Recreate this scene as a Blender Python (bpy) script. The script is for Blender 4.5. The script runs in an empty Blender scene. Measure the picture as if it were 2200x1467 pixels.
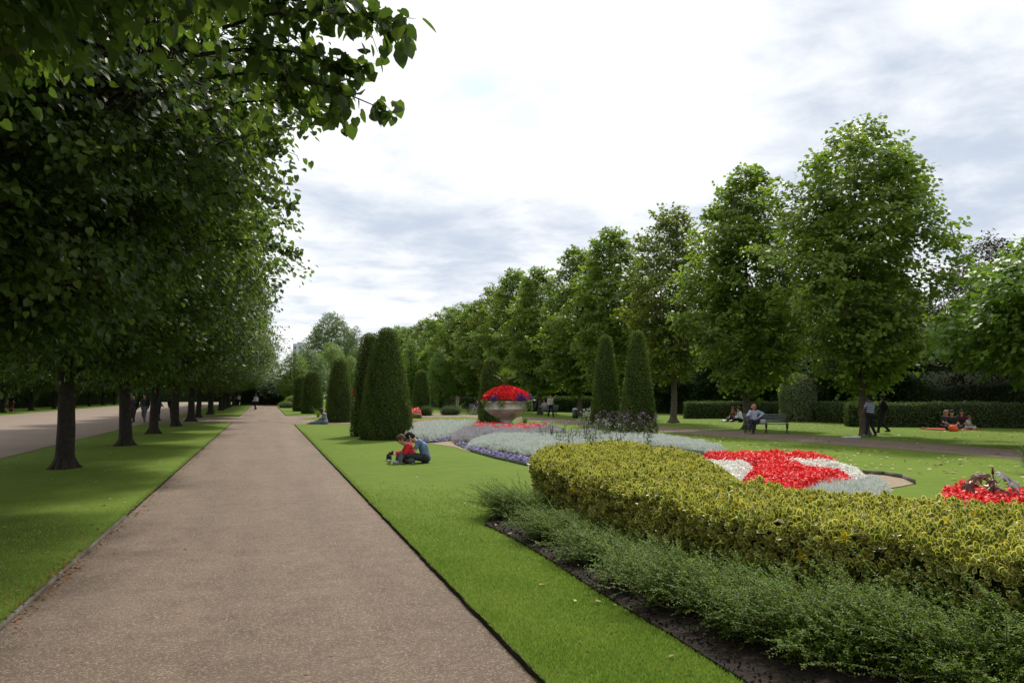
import bpy, bmesh, math, random
import numpy as np
from mathutils import Vector, Matrix, Euler
R = math.radians
sc = bpy.context.scene
# ------------------------------------------------------------ camera
F, CX, CY, H = 1776.0, 1100.0, 733.5, 1.8
YAW, PITCH = math.atan(530 / F), math.atan(112.5 / F)      # the path runs along +Y, the camera is turned to its right
cam = bpy.data.cameras.new('camera'); co = bpy.data.objects.new('camera', cam); sc.collection.objects.link(co)
cam.sensor_width = 22.3; cam.lens = 22.3 * F / 2200; cam.clip_end = 2000; cam.clip_start = 0.05
co.location = (0, 0, H); co.rotation_euler = (R(90) + PITCH, 0, -YAW); sc.camera = co
# ------------------------------------------------------------ sky and sun
SUN_AZ, SUN_EL = R(31), R(51)                              # azimuth clockwise from +Y
w = bpy.data.worlds.new('World'); sc.world = w; w.use_nodes = True
def world():
    nt = w.node_tree; N = nt.nodes; L = nt.links; N.clear()
    out = N.new('ShaderNodeOutputWorld')
    sky = N.new('ShaderNodeTexSky'); sky.sky_type = 'NISHITA'; sky.sun_disc = False
    sky.sun_elevation = SUN_EL; sky.sun_rotation = SUN_AZ; sky.air_density = 1.0
    b1 = N.new('ShaderNodeBackground'); b1.inputs[1].default_value = 0.15; L.new(sky.outputs[0], b1.inputs[0])
    tc = N.new('ShaderNodeTexCoord'); nrm = N.new('ShaderNodeVectorMath'); nrm.operation = 'NORMALIZE'
    L.new(tc.outputs['Generated'], nrm.inputs[0])
    sep = N.new('ShaderNodeSeparateXYZ'); L.new(nrm.outputs[0], sep.inputs[0])
    def m(op, a, b=None, c=None, clamp=False):
        n = N.new('ShaderNodeMath'); n.operation = op; n.use_clamp = clamp
        for i, v in enumerate((a, b, c)):
            if v is None: continue
            if isinstance(v, (int, float)): n.inputs[i].default_value = v
            else: L.new(v, n.inputs[i])
        return n.outputs[0]
    zz = m('ADD', m('MAXIMUM', sep.outputs[2], 0.0), 0.14)
    cb = N.new('ShaderNodeCombineXYZ'); L.new(m('DIVIDE', sep.outputs[0], zz), cb.inputs[0]); L.new(m('DIVIDE', sep.outputs[1], zz), cb.inputs[1])
    def noise(scale, off, det=7, rough=.55, dist=0.0, vec=None):
        mp = N.new('ShaderNodeMapping'); mp.inputs[1].default_value = off; L.new(vec or cb.outputs[0], mp.inputs[0])
        n = N.new('ShaderNodeTexNoise'); n.inputs['Scale'].default_value = scale; n.inputs['Detail'].default_value = det
        n.inputs['Roughness'].default_value = rough; n.inputs['Distortion'].default_value = dist
        L.new(mp.outputs[0], n.inputs['Vector']); return n.outputs[0]
    def blob(px, py, rad, sx=1.0):
        c = Matrix.Rotation(-YAW, 3, 'Z') @ (Matrix.Rotation(R(90) + PITCH, 3, 'X') @ Vector(((px - CX) / F, (CY - py) / F, -1)).normalized())
        d = N.new('ShaderNodeVectorMath'); d.operation = 'SUBTRACT'; L.new(nrm.outputs[0], d.inputs[0]); d.inputs[1].default_value = c
        s = N.new('ShaderNodeSeparateXYZ'); rot = N.new('ShaderNodeVectorRotate'); rot.rotation_type = 'Z_AXIS'
        L.new(d.outputs[0], rot.inputs['Vector']); rot.inputs['Angle'].default_value = YAW
        L.new(rot.outputs[0], s.inputs[0])
        a = m('MULTIPLY', s.outputs[0], 1 / sx)
        r2 = m('SQRT', m('ADD', m('ADD', m('MULTIPLY', a, a), m('MULTIPLY', s.outputs[1], s.outputs[1])), m('MULTIPLY', s.outputs[2], s.outputs[2])))
        return m('SUBTRACT', 1.0, m('DIVIDE', r2, rad), clamp=True)
    n1 = noise(1.25, (3.1, 1.7, 0), 8, .52, .15)
    n2 = noise(3.6, (0.3, 5.2, 0), 8, .6, .25)
    grey = m('ADD', m('MULTIPLY', m('SUBTRACT', n1, .5), 2.0), m('MULTIPLY', m('SUBTRACT', n2, .5), 1.9))
    for px, py, rad, sx, amt in ((2080, 215, .20, 1.9, .42), (2190, 290, .12, 1.5, .3), (1760, 190, .09, 2.2, .25), (860, 440, .13, 1.5, .62), (1060, 560, .10, 1.7, .55), (1700, 430, .12, 2, .2), (1330, 470, .1, 1.4, .3), (2120, 450, .08, 1.6, .35), (1900, 90, .14, 2, .3), (720, 610, .07, 1.6, .3), (1000, 170, .25, 1.3, -.5), (1350, 250, .22, 1.3, -.5), (1850, 250, .05, 2, .1)):
        grey = m('ADD', grey, m('MULTIPLY', blob(px, py, rad, sx), amt))
    gf = N.new('ShaderNodeMapRange'); gf.interpolation_type = 'SMOOTHSTEP'; L.new(grey, gf.inputs[0])
    gf.inputs[1].default_value = -.28; gf.inputs[2].default_value = .95
    ramp = N.new('ShaderNodeMix'); ramp.data_type = 'RGBA'; L.new(gf.outputs[0], ramp.inputs['Factor'])
    ramp.inputs['A'].default_value = (.95, .965, .985, 1); ramp.inputs['B'].default_value = (.53, .60, .71, 1)
    b2 = N.new('ShaderNodeBackground'); L.new(ramp.outputs['Result'], b2.inputs[0]); b2.inputs[1].default_value = 1.0
    hole = m('ADD', m('MULTIPLY', m('SUBTRACT', noise(2.4, (8, 2, 0), 8, .6, .4), .58), 2.2), m('MULTIPLY', blob(1050, 185, .11, 2.2), .75))
    hf = N.new('ShaderNodeMapRange'); hf.interpolation_type = 'SMOOTHSTEP'; L.new(hole, hf.inputs[0]); hf.inputs[1].default_value = .12; hf.inputs[2].default_value = .9
    mx = N.new('ShaderNodeMixShader'); L.new(m('MULTIPLY', hf.outputs[0], .75), mx.inputs[0]); L.new(b2.outputs[0], mx.inputs[1]); L.new(b1.outputs[0], mx.inputs[2])
    L.new(mx.outputs[0], out.inputs[0])
world()
sl = bpy.data.lights.new('sun', 'SUN'); so = bpy.data.objects.new('sun', sl); sc.collection.objects.link(so)
sl.energy = 3.6; sl.angle = R(6); sl.color = (1, .95, .86)
sdir = Vector((math.sin(SUN_AZ) * math.cos(SUN_EL), math.cos(SUN_AZ) * math.cos(SUN_EL), math.sin(SUN_EL)))
so.rotation_euler = sdir.to_track_quat('Z', 'Y').to_euler(); so.location = (30, 30, 40)
sc.view_settings.view_transform = 'Standard'; sc.view_settings.look = 'None'; sc.view_settings.gamma = 1
sc.view_settings.exposure = 0.22
sc.cycles.max_bounces = 6; sc.cycles.diffuse_bounces = 3; sc.cycles.transmission_bounces = 3; sc.cycles.glossy_bounces = 2

# ------------------------------------------------------------ helpers
RM = np.array(Matrix.Rotation(-YAW, 3, 'Z') @ Matrix.Rotation(R(90) + PITCH, 3, 'X'))
def plane(px, py, z=0.0):
    """the point at height z that the photograph shows at (px, py)"""
    d = RM @ np.array(((px - CX) / F, (CY - py) / F, -1.0)); t = (z - H) / d[2]
    return Vector((d[0] * t, d[1] * t, z))
def scale_at(p):                                            # metres -> photograph pixels at that place
    d = RM.T @ (np.array((p[0], p[1], p[2])) - np.array((0, 0, H))); return F / -d[2]
def topz(p, py):                                            # height of a point above p seen at image row py
    return H + (846 - py) / scale_at(p)
def poly(pts, z=0.0): return [tuple(plane(x, y, z))[:2] for x, y in pts]
def link(o, parent=None):
    sc.collection.objects.link(o)
    if parent: o.parent = parent
    return o
def tag(o, label, cat, group=None, kind=None):
    o['label'] = label
    if kind: o['kind'] = kind
    if cat: o['category'] = cat
    if group: o['group'] = group
    return o
def thing(name, label, cat, loc=(0, 0, 0), rz=0, group=None):
    o = bpy.data.objects.new(name, None); o.empty_display_size = .3; link(o); o.location = loc; o.rotation_euler = (0, 0, rz)
    return tag(o, label, cat, group)
def copy_tree(root, loc, rz, s=1.0, label=None):
    r = root.copy(); sc.collection.objects.link(r); r.location = loc; r.rotation_euler = (0, 0, rz)
    r.scale = s if isinstance(s, tuple) else (s, s, s)
    if label: r['label'] = label
    for ch in list(root.children):
        c = ch.copy(); sc.collection.objects.link(c); c.parent = r
        for g in list(ch.children):
            d = g.copy(); sc.collection.objects.link(d); d.parent = c
    return r
def inpoly(P, poly_):
    x, y = P[:, 0], P[:, 1]; r = np.zeros(len(P), bool); n = len(poly_)
    for i in range(n):
        x0, y0 = poly_[i]; x1, y1 = poly_[(i + 1) % n]
        if y0 == y1: continue
        c = ((y0 > y) != (y1 > y)) & (x < (x1 - x0) * (y - y0) / (y1 - y0) + x0); r ^= c
    return r
def scatter(poly_, n, rng):
    a = np.array(poly_); lo, hi = a.min(0), a.max(0); out = []; c = 0
    area = abs(sum(a[i][0] * a[(i + 1) % len(a)][1] - a[(i + 1) % len(a)][0] * a[i][1] for i in range(len(a)))) / 2
    bb = max((hi - lo).prod(), 1e-6); k = int(n * bb / max(area, 1e-6)) + 10
    P = rng.uniform(lo, hi, (k, 2)); return P[inpoly(P, poly_)]
def area(poly_):
    a = np.array(poly_); b = np.roll(a, -1, 0); return abs((a[:, 0] * b[:, 1] - b[:, 0] * a[:, 1]).sum()) / 2
def edge_dist(P, poly_):
    d = np.full(len(P), 1e9); a = np.array(poly_)
    for i in range(len(a)):
        p, q = a[i], a[(i + 1) % len(a)]; v = q - p; t = np.clip(((P - p) @ v) / max(v @ v, 1e-9), 0, 1)
        d = np.minimum(d, np.linalg.norm(P - (p + t[:, None] * v), axis=1))
    return d
def lump(x, y, s=1.0, seed=0):                              # smooth value noise from sines, about -1..1
    r = np.random.default_rng(seed); v = 0
    for k in range(5):
        a, b, c = r.uniform(0, 6.28, 3); f = s * (1 + k * .55)
        v = v + np.sin(f * (x * np.cos(a) + y * np.sin(a)) + b) / (1 + .35 * k)
    return v / 2.4

class MB:
    """collects polygons of any kind and material slot, then makes ONE mesh object"""
    def __init__(s): s.v = []; s.nv = 0; s.fl = []; s.fc = []; s.mi = []; s.rn = []
    def raw(s, V, faces, mi=0, rnd=None):
        V = np.asarray(V, float).reshape(-1, 3); s.v.append(V)
        for f in faces: s.fl.append(np.array(f) + s.nv); s.fc.append(np.array([len(f)])); s.mi.append(np.array([mi])); s.rn.append(np.array([.5 if rnd is None else rnd]))
        s.nv += len(V)
    def multi(s, V, faces, mis, rnd):
        """V (n,k,3): n copies of a template with k vertices; faces: template polygons; rnd (n,)"""
        n, k = V.shape[:2]
        if n == 0: return
        fl = np.concatenate([np.array(f) for f in faces]); cnt = np.array([len(f) for f in faces])
        off = (np.arange(n) * k + s.nv)[:, None]
        s.v.append(V.reshape(-1, 3)); s.fl.append((fl[None] + off).ravel()); s.fc.append(np.tile(cnt, n))
        s.mi.append(np.tile(np.array(mis), n)); s.rn.append(np.repeat(rnd, len(faces))); s.nv += n * k
    def tube(s, pts, rad, n=6, mi=0, cap=False):
        pts = np.asarray(pts, float); m_ = len(pts); rad = np.broadcast_to(rad, m_)
        T = np.gradient(pts, axis=0).astype(float); T /= np.linalg.norm(T, axis=1)[:, None] + 1e-9
        ref = np.array((1, 0, 0.01)) if abs(T[0][2]) > .8 else np.array((0, 0, 1.))
        A = np.cross(T, ref); A /= np.linalg.norm(A, axis=1)[:, None] + 1e-9; B = np.cross(T, A)
        a = np.linspace(0, 2 * np.pi, n, endpoint=False)
        V = pts[:, None] + rad[:, None, None] * (np.cos(a)[None, :, None] * A[:, None] + np.sin(a)[None, :, None] * B[:, None])
        fs = []
        i = np.arange(m_ - 1)[:, None] * n; j = np.arange(n)[None]; j2 = (j + 1) % n
        q = np.stack([i + j, i + j2, i + n + j2, i + n + j], -1).reshape(-1, 4)
        s.v.append(V.reshape(-1, 3)); s.fl.append((q + s.nv).ravel()); s.fc.append(np.full(len(q), 4)); s.mi.append(np.full(len(q), mi)); s.rn.append(np.full(len(q), .5))
        if cap:
            for e in (np.arange(n)[::-1], np.arange(n) + (m_ - 1) * n): s.fl.append(e + s.nv); s.fc.append(np.array([n])); s.mi.append(np.array([mi])); s.rn.append(np.array([.5]))
        s.nv += m_ * n
    def box(s, c, d, rz=0, mi=0, rx=0):
        x, y, z = np.array(d) / 2
        V = np.array([(i, j, k) for i in (-x, x) for j in (-y, y) for k in (-z, z)])
        M = np.array(Euler((rx, 0, rz)).to_matrix()); V = V @ M.T + np.array(c)
        s.raw(V, [(0, 1, 3, 2), (4, 6, 7, 5), (0, 4, 5, 1), (2, 3, 7, 6), (0, 2, 6, 4), (1, 5, 7, 3)], mi)
    def lathe(s, prof, n=32, c=(0, 0, 0), mi=0, flute=None, cap=True):
        a = np.linspace(0, 2 * np.pi, n, endpoint=False); V = []
        for idx, (r, z) in enumerate(prof):
            rr = r * (1 + (flute[idx] if flute else 0) * np.cos(a * n / 4)); V.append(np.stack([rr * np.cos(a) + c[0], rr * np.sin(a) + c[1], np.full(n, z + c[2])], 1))
        V = np.array(V); m_ = len(prof); i = np.arange(m_ - 1)[:, None] * n; j = np.arange(n)[None]; j2 = (j + 1) % n
        q = np.stack([i + j, i + j2, i + n + j2, i + n + j], -1).reshape(-1, 4).tolist()
        if cap: q += [list(range(n))[::-1], [(m_ - 1) * n + k for k in range(n)]]
        s.raw(V.reshape(-1, 3), q, mi)
    def prism(s, pl, z0, z1, mi=0, bottom=True):
        n = len(pl); V = [(x, y, z0) for x, y in pl] + [(x, y, z1) for x, y in pl]
        a = sum(pl[i][0] * pl[(i + 1) % n][1] - pl[(i + 1) % n][0] * pl[i][1] for i in range(n))
        top = [n + i for i in range(n)]; top = top if a > 0 else top[::-1]
        fs = [top] + [(i, (i + 1) % n, n + (i + 1) % n, n + i) if a > 0 else ((i + 1) % n, i, n + i, n + (i + 1) % n) for i in range(n)]
        s.raw(V, fs, mi)
    def build(s, name, mats, parent=None, smooth=False):
        me = bpy.data.meshes.new(name); V = np.concatenate(s.v); fl = np.concatenate(s.fl).astype(np.int32); fc = np.concatenate(s.fc).astype(np.int32)
        me.vertices.add(len(V)); me.vertices.foreach_set('co', V.astype(np.float32).ravel())
        me.loops.add(len(fl)); me.loops.foreach_set('vertex_index', fl)
        me.polygons.add(len(fc)); me.polygons.foreach_set('loop_start', np.concatenate([[0], np.cumsum(fc)[:-1]]).astype(np.int32)); me.polygons.foreach_set('loop_total', fc)
        me.polygons.foreach_set('material_index', np.concatenate(s.mi).astype(np.int32))
        if smooth: me.polygons.foreach_set('use_smooth', np.ones(len(fc), bool))
        at = me.attributes.new('rnd', 'FLOAT', 'FACE'); at.data.foreach_set('value', np.concatenate(s.rn).astype(np.float32))
        for m_ in (mats if isinstance(mats, (list, tuple)) else [mats]): me.materials.append(m_)
        me.update(calc_edges=True); me.validate()
        return link(bpy.data.objects.new(name, me), parent)

# leaf templates: x width, y length, z up
def T_(v): return np.array(v, float)
LEAF_D = (T_([(0, 0, 0), (-.36, .5, .07), (0, 1, -.04), (.36, .5, .07)]), [(0, 3, 2), (0, 2, 1)], [0, 0])
LEAF_Q = (T_([(-.42, .1, 0), (.42, .1, 0), (.36, .85, -.06), (-.36, .85, -.06)]), [(0, 1, 2, 3)], [0])
LEAF_H = (T_([(0, .04, 0), (.26, -.06, .03), (.46, .16, .07), (.42, .5, .05), (.22, .82, -.03), (0, 1.04, -.14), (-.22, .82, -.03), (-.42, .5, .05), (-.46, .16, .07), (-.26, -.06, .03)]),
          [(0, 1, 2, 3, 4, 5), (0, 5, 6, 7, 8, 9)], [0, 0])
LEAF_L = (T_([(0, 0, 0), (.45, .02, .04), (.36, .3, .02), (.5, .55, .03), (.24, .62, .02), (.16, .95, -.05), (0, .82, -.03), (-.16, .95, -.05), (-.24, .62, .02), (-.5, .55, .03), (-.36, .3, .02), (-.45, .02, .04)]),
          [(0, 1, 2, 3, 4, 5, 6), (0, 6, 7, 8, 9, 10, 11)], [0, 0])
def _var():
    o = [(0, 0, 0), (.22, .3, .05), (.31, .62, .07), (.2, .92, .03), (0, 1.02, -.03), (-.2, .92, .03), (-.31, .62, .07), (-.22, .3, .05)]
    i = [(0, .1, .0), (.15, .31, .025), (.235, .62, .045), (.14, .85, .015), (0, .92, -.02), (-.14, .85, .015), (-.235, .62, .045), (-.15, .31, .025)]
    f = [(k, (k + 1) % 8, 8 + (k + 1) % 8, 8 + k) for k in range(8)] + [(8, 9, 10, 11, 12), (8, 12, 13, 14, 15)]
    return T_(o + i), f, [1] * 8 + [0, 0]
LEAF_V = _var()
BLADE = (T_([(-.5, 0, 0), (.5, 0, 0), (.3, .55, .12), (-.3, .55, .12), (0, 1, -.05)]), [(0, 1, 2, 3), (3, 2, 4)], [0, 0])
TRI = (T_([(-.5, 0, 0), (.5, 0, 0), (0, 1, 0)]), [(0, 1, 2)], [0])
def leaves(mb, P, Fd, Nn, size, tpl, rnd, wid=1.0, mi=None):
    """place a template at P with length axis Fd and normal near Nn"""
    if len(P) == 0: return
    Fd = Fd / (np.linalg.norm(Fd, axis=1)[:, None] + 1e-9)
    S = np.cross(Fd, Nn); S /= np.linalg.norm(S, axis=1)[:, None] + 1e-9; U = np.cross(S, Fd)
    t = tpl[0]; sz = np.broadcast_to(size, len(P))[:, None, None]; wd = np.broadcast_to(wid, len(P))[:, None, None]
    V = P[:, None] + sz * (t[None, :, 0:1] * wd * S[:, None] + t[None, :, 1:2] * Fd[:, None] + t[None, :, 2:3] * U[:, None])
    mb.multi(V, tpl[1], tpl[2] if mi is None else [mi] * len(tpl[1]), rnd)
def unit(v): return v / (np.linalg.norm(v, axis=-1, keepdims=True) + 1e-9)

# ------------------------------------------------------------ materials
def mat(name, col, rough=.6, spec=.3, metal=0.0):
    m = bpy.data.materials.new(name); m.use_nodes = True; b = m.node_tree.nodes['Principled BSDF']
    b.inputs['Base Color'].default_value = (*col, 1); b.inputs['Roughness'].default_value = rough; b.inputs['Specular IOR Level'].default_value = spec; b.inputs['Metallic'].default_value = metal
    return m
def varied(name, c1, c2, scale=8, rough=.7, bump=.0, bscale=40, spec=.25, det=6, c3=None, s3=1.0):
    m = mat(name, c1, rough, spec); nt = m.node_tree; N = nt.nodes; L = nt.links; b = N['Principled BSDF']
    tc = N.new('ShaderNodeTexCoord'); n = N.new('ShaderNodeTexNoise'); n.inputs['Scale'].default_value = scale; n.inputs['Detail'].default_value = det; L.new(tc.outputs['Object'], n.inputs['Vector'])
    r = N.new('ShaderNodeMapRange'); L.new(n.outputs[0], r.inputs[0]); r.inputs[1].default_value = .3; r.inputs[2].default_value = .7
    x = N.new('ShaderNodeMix'); x.data_type = 'RGBA'; x.inputs['A'].default_value = (*c1, 1); x.inputs['B'].default_value = (*c2, 1); L.new(r.outputs[0], x.inputs['Factor'])
    res = x.outputs['Result']
    if c3:
        n3 = N.new('ShaderNodeTexNoise'); n3.inputs['Scale'].default_value = s3; n3.inputs['Detail'].default_value = 5; L.new(tc.outputs['Object'], n3.inputs['Vector'])
        r3 = N.new('ShaderNodeMapRange'); L.new(n3.outputs[0], r3.inputs[0]); r3.inputs[1].default_value = .42; r3.inputs[2].default_value = .68
        x3 = N.new('ShaderNodeMix'); x3.data_type = 'RGBA'; L.new(res, x3.inputs['A']); x3.inputs['B'].default_value = (*c3, 1); L.new(r3.outputs[0], x3.inputs['Factor']); res = x3.outputs['Result']
    L.new(res, b.inputs['Base Color'])
    if bump:
        nb = N.new('ShaderNodeTexNoise'); nb.inputs['Scale'].default_value = bscale; nb.inputs['Detail'].default_value = 4; L.new(tc.outputs['Object'], nb.inputs['Vector'])
        bp = N.new('ShaderNodeBump'); bp.inputs['Strength'].default_value = bump; bp.inputs['Distance'].default_value = .02; L.new(nb.outputs[0], bp.inputs['Height']); L.new(bp.outputs[0], b.inputs['Normal'])
    return m
def leafmat(name, stops, trans=.3, rough=.5, spec=.3, tcol=None):
    """stops: colours spread over the per-leaf random number"""
    m = mat(name, stops[0], rough, spec); nt = m.node_tree; N = nt.nodes; L = nt.links; b = N['Principled BSDF']
    a = N.new('ShaderNodeAttribute'); a.attribute_name = 'rnd'
    r = N.new('ShaderNodeValToRGB'); L.new(a.outputs['Fac'], r.inputs[0]); cr = r.color_ramp
    while len(cr.elements) < len(stops): cr.elements.new(.5)
    for i, c in enumerate(stops): cr.elements[i].position = i / max(len(stops) - 1, 1); cr.elements[i].color = (*c, 1)
    L.new(r.outputs[0], b.inputs['Base Color'])
    if trans:
        t = N.new('ShaderNodeBsdfTranslucent'); g = N.new('ShaderNodeMix'); g.data_type = 'RGBA'; g.blend_type = 'MULTIPLY'; g.inputs['Factor'].default_value = 1
        L.new(r.outputs[0], g.inputs['A']); g.inputs['B'].default_value = (*(tcol or (1.5, 1.6, .7)), 1); L.new(g.outputs['Result'], t.inputs[0])
        x = N.new('ShaderNodeMixShader'); x.inputs[0].default_value = trans; L.new(b.outputs[0], x.inputs[1]); L.new(t.outputs[0], x.inputs[2]); L.new(x.outputs[0], N['Material Output'].inputs[0])
    return m
M = {}
M['bark'] = varied('bark', (.016, .013, .010), (.038, .031, .023), 9, .9, .6, 25)
M['bark_pale'] = varied('bark_pale', (.06, .05, .035), (.12, .10, .07), 9, .9, .6, 25)
M['lime'] = leafmat('lime_leaf', [(.022, .042, .014), (.045, .078, .021), (.085, .13, .03), (.17, .22, .042)], .5, .42, .3)
M['tulip'] = leafmat('tulip_leaf', [(.062, .11, .018), (.11, .172, .027), (.165, .235, .04), (.25, .31, .055)], .5, .42, .4)
M['bright'] = leafmat('bright_leaf', [(.08, .14, .02), (.12, .20, .03), (.17, .27, .04)], .45, .45, .4)
M['yellowy'] = leafmat('yellowing_leaf', [(.07, .10, .016), (.11, .15, .024), (.16, .20, .035), (.27, .24, .04)], .45, .45, .35)
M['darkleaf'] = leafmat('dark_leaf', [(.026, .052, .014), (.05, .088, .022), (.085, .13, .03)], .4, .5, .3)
M['redleaf'] = leafmat('copper_leaf', [(.02, .02, .01), (.04, .045, .015), (.06, .03, .02)], .25, .5, .3)
M['palegreen'] = leafmat('pale_leaf', [(.09, .14, .05), (.13, .19, .07), (.17, .24, .09)], .3, .5, .3)
M['willow'] = leafmat('willow_leaf', [(.12, .19, .035), (.17, .25, .05), (.21, .29, .06)], .35, .5, .3)
M['yew'] = leafmat('yew', [(.028, .054, .011), (.06, .095, .017), (.11, .155, .026), (.24, .28, .045)], .3, .55, .25)
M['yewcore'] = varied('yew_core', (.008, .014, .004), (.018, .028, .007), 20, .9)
M['pale_dome'] = leafmat('dome_leaf', [(.12, .15, .07), (.20, .24, .13), (.34, .38, .25)], .25, .5, .35)
M['privet'] = leafmat('hedge_leaf', [(.06, .09, .03), (.10, .14, .045), (.17, .215, .07)], .2, .5, .3)
M['euogreen'] = leafmat('euonymus_green', [(.045, .075, .016), (.09, .125, .028), (.17, .205, .06), (.36, .31, .025)], .22, .38, .35)
M['euoyellow'] = leafmat('euonymus_yellow', [(.36, .34, .06), (.58, .52, .11), (.78, .70, .24), (.66, .47, .03)], .25, .42, .3)
M['lonicera'] = leafmat('box_honeysuckle', [(.045, .088, .014), (.09, .155, .02), (.15, .225, .027), (.25, .35, .045)], .4, .5, .2)
M['stem'] = mat('stem', (.05, .032, .018), .8)
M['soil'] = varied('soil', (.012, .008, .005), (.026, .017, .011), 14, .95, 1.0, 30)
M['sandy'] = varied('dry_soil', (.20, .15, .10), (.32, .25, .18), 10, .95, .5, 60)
M['red'] = leafmat('begonia_red', [(.55, .008, .012), (.72, .014, .016), (.80, .03, .025)], .2, .5, .3, (1.1, .8, .8))
M['orange'] = leafmat('geranium_red', [(.5, .03, .02), (.7, .05, .03)], .2, .5, .3, (1.1, .8, .8))
M['white'] = leafmat('begonia_white', [(.62, .62, .56), (.78, .78, .72)], .2, .5, .3, (1, 1, 1))
M['blue'] = leafmat('lobelia_blue', [(.05, .045, .22), (.09, .08, .36)], .2, .5, .3, (1, 1, 1))
M['purple'] = leafmat('pansy_purple', [(.10, .07, .22), (.20, .15, .40), (.34, .28, .58)], .2, .5, .3, (1, 1, 1))
M['verbena'] = leafmat('verbena', [(.09, .055, .085), (.20, .13, .20)], .2, .6, .2, (1, 1, 1))
M['silver'] = leafmat('dusty_miller', [(.42, .46, .41), (.56, .60, .55), (.70, .73, .68)], .2, .7, .15, (1, 1, 1))
M['grey'] = leafmat('lavender_grey', [(.22, .25, .18), (.34, .36, .30), (.44, .42, .46), (.50, .42, .54)], .2, .7, .15, (1, 1, 1))
M['bedgreen'] = leafmat('bed_foliage', [(.04, .07, .02), (.07, .11, .03), (.11, .15, .05)], .2, .6, .2)
M['palmgreen'] = leafmat('palm_frond', [(.08, .13, .02), (.13, .19, .03)], .35, .6, .15)
M['castor'] = leafmat('castor_leaf', [(.07, .02, .015), (.12, .035, .02), (.10, .06, .02)], .3, .35, .4, (1.5, .8, .6))
M['castorgrey'] = leafmat('castor_leaf_grey', [(.20, .16, .19), (.28, .23, .27)], .1, .5, .3, (1, 1, 1))
M['stone'] = varied('stone', (.47, .48, .41), (.66, .66, .57), 5, .85, .35, 60, c3=(.30, .31, .24), s3=2.2)
M['steel'] = varied('edging', (.11, .10, .085), (.19, .17, .145), 12, .8, c3=(.06, .05, .035), s3=1.6)
M['grassblade'] = leafmat('grass_blade', [(.125, .205, .035), (.19, .28, .05), (.25, .335, .07), (.38, .37, .15)], .3, .5, .3, (1.2, 1.3, .7))
M['litter'] = leafmat('fallen_leaf', [(.18, .14, .03), (.33, .28, .08), (.26, .15, .05), (.42, .40, .18)], .15, .6, .2, (1, 1, 1))
M['litter_orange'] = leafmat('dead_leaf', [(.13, .055, .018), (.30, .12, .03), (.22, .13, .05)], .15, .6, .2, (1, 1, 1))

def groundmat(name, base, second, third, speck, scale1, bump, worn=None):
    """sheet material in metres: broad patches, fine grain, bright specks"""
    m = mat(name, base, .85, .2); nt = m.node_tree; N = nt.nodes; L = nt.links; b = N['Principled BSDF']
    tc = N.new('ShaderNodeTexCoord')
    def nz(s, d=5, r=.6):
        n = N.new('ShaderNodeTexNoise'); n.inputs['Scale'].default_value = s; n.inputs['Detail'].default_value = d; n.inputs['Roughness'].default_value = r; L.new(tc.outputs['Object'], n.inputs['Vector']); return n.outputs[0]
    def rg(o, a, b_):
        r = N.new('ShaderNodeMapRange'); L.new(o, r.inputs[0]); r.inputs[1].default_value = a; r.inputs[2].default_value = b_; return r.outputs[0]
    def mx(a, b_, f):
        x = N.new('ShaderNodeMix'); x.data_type = 'RGBA'; L.new(f, x.inputs['Factor'])
        for k, v in (('A', a), ('B', b_)):
            if isinstance(v, tuple): x.inputs[k].default_value = (*v, 1)
            else: L.new(v, x.inputs[k])
        return x.outputs['Result']
    c = mx(base, second, rg(nz(scale1), .35, .65)); c = mx(c, third, rg(nz(scale1 * 6.3, 6, .7), .42, .75)); c = mx(c, speck, rg(nz(62, 2, .9), .52, .66))
    if worn:                                                 # long pale wheel and foot wear, plus darker stains
        mp = N.new('ShaderNodeMapping'); mp.inputs['Scale'].default_value = (1.5, .1, 1); L.new(tc.outputs['Object'], mp.inputs[0]); nn = N.new('ShaderNodeTexNoise'); nn.inputs['Scale'].default_value = 1.0; nn.inputs['Detail'].default_value = 4; L.new(mp.outputs[0], nn.inputs['Vector'])
        q = N.new('ShaderNodeMix'); q.data_type = 'RGBA'; q.blend_type = 'MULTIPLY'; q.inputs['Factor'].default_value = 1; L.new(c, q.inputs['A']); L.new(mx(worn, (1.1, 1.09, 1.07), rg(nn.outputs[0], .33, .66)), q.inputs['B']); c = q.outputs['Result']
        q = N.new('ShaderNodeMix'); q.data_type = 'RGBA'; q.blend_type = 'MULTIPLY'; q.inputs['Factor'].default_value = 1; L.new(c, q.inputs['A']); L.new(mx((1.0, 1.0, 1.0), (.85, .84, .83), rg(nz(1.1, 3, .5), .6, .8)), q.inputs['B']); c = q.outputs['Result']
    L.new(c, b.inputs['Base Color']); bp = N.new('ShaderNodeBump'); bp.inputs['Strength'].default_value = bump; bp.inputs['Distance'].default_value = .012; L.new(nz(85, 4, .8), bp.inputs['Height']); L.new(bp.outputs[0], b.inputs['Normal'])
    return m
M['grass'] = groundmat('lawn', (.088, .15, .022), (.112, .172, .025), (.145, .19, .03), (.145, .2, .038), .35, .8)
M['grass'].node_tree.nodes['Principled BSDF'].inputs['Specular IOR Level'].default_value = .04
M['path'] = groundmat('resin_gravel', (.155, .113, .083), (.188, .140, .105), (.112, .081, .059), (.40, .32, .245), .5, 1.0, (.9, .9, .9))
M['walk'] = groundmat('broad_walk', (.20, .15, .115), (.23, .175, .135), (.17, .125, .095), (.30, .24, .19), .4, .6)

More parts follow.
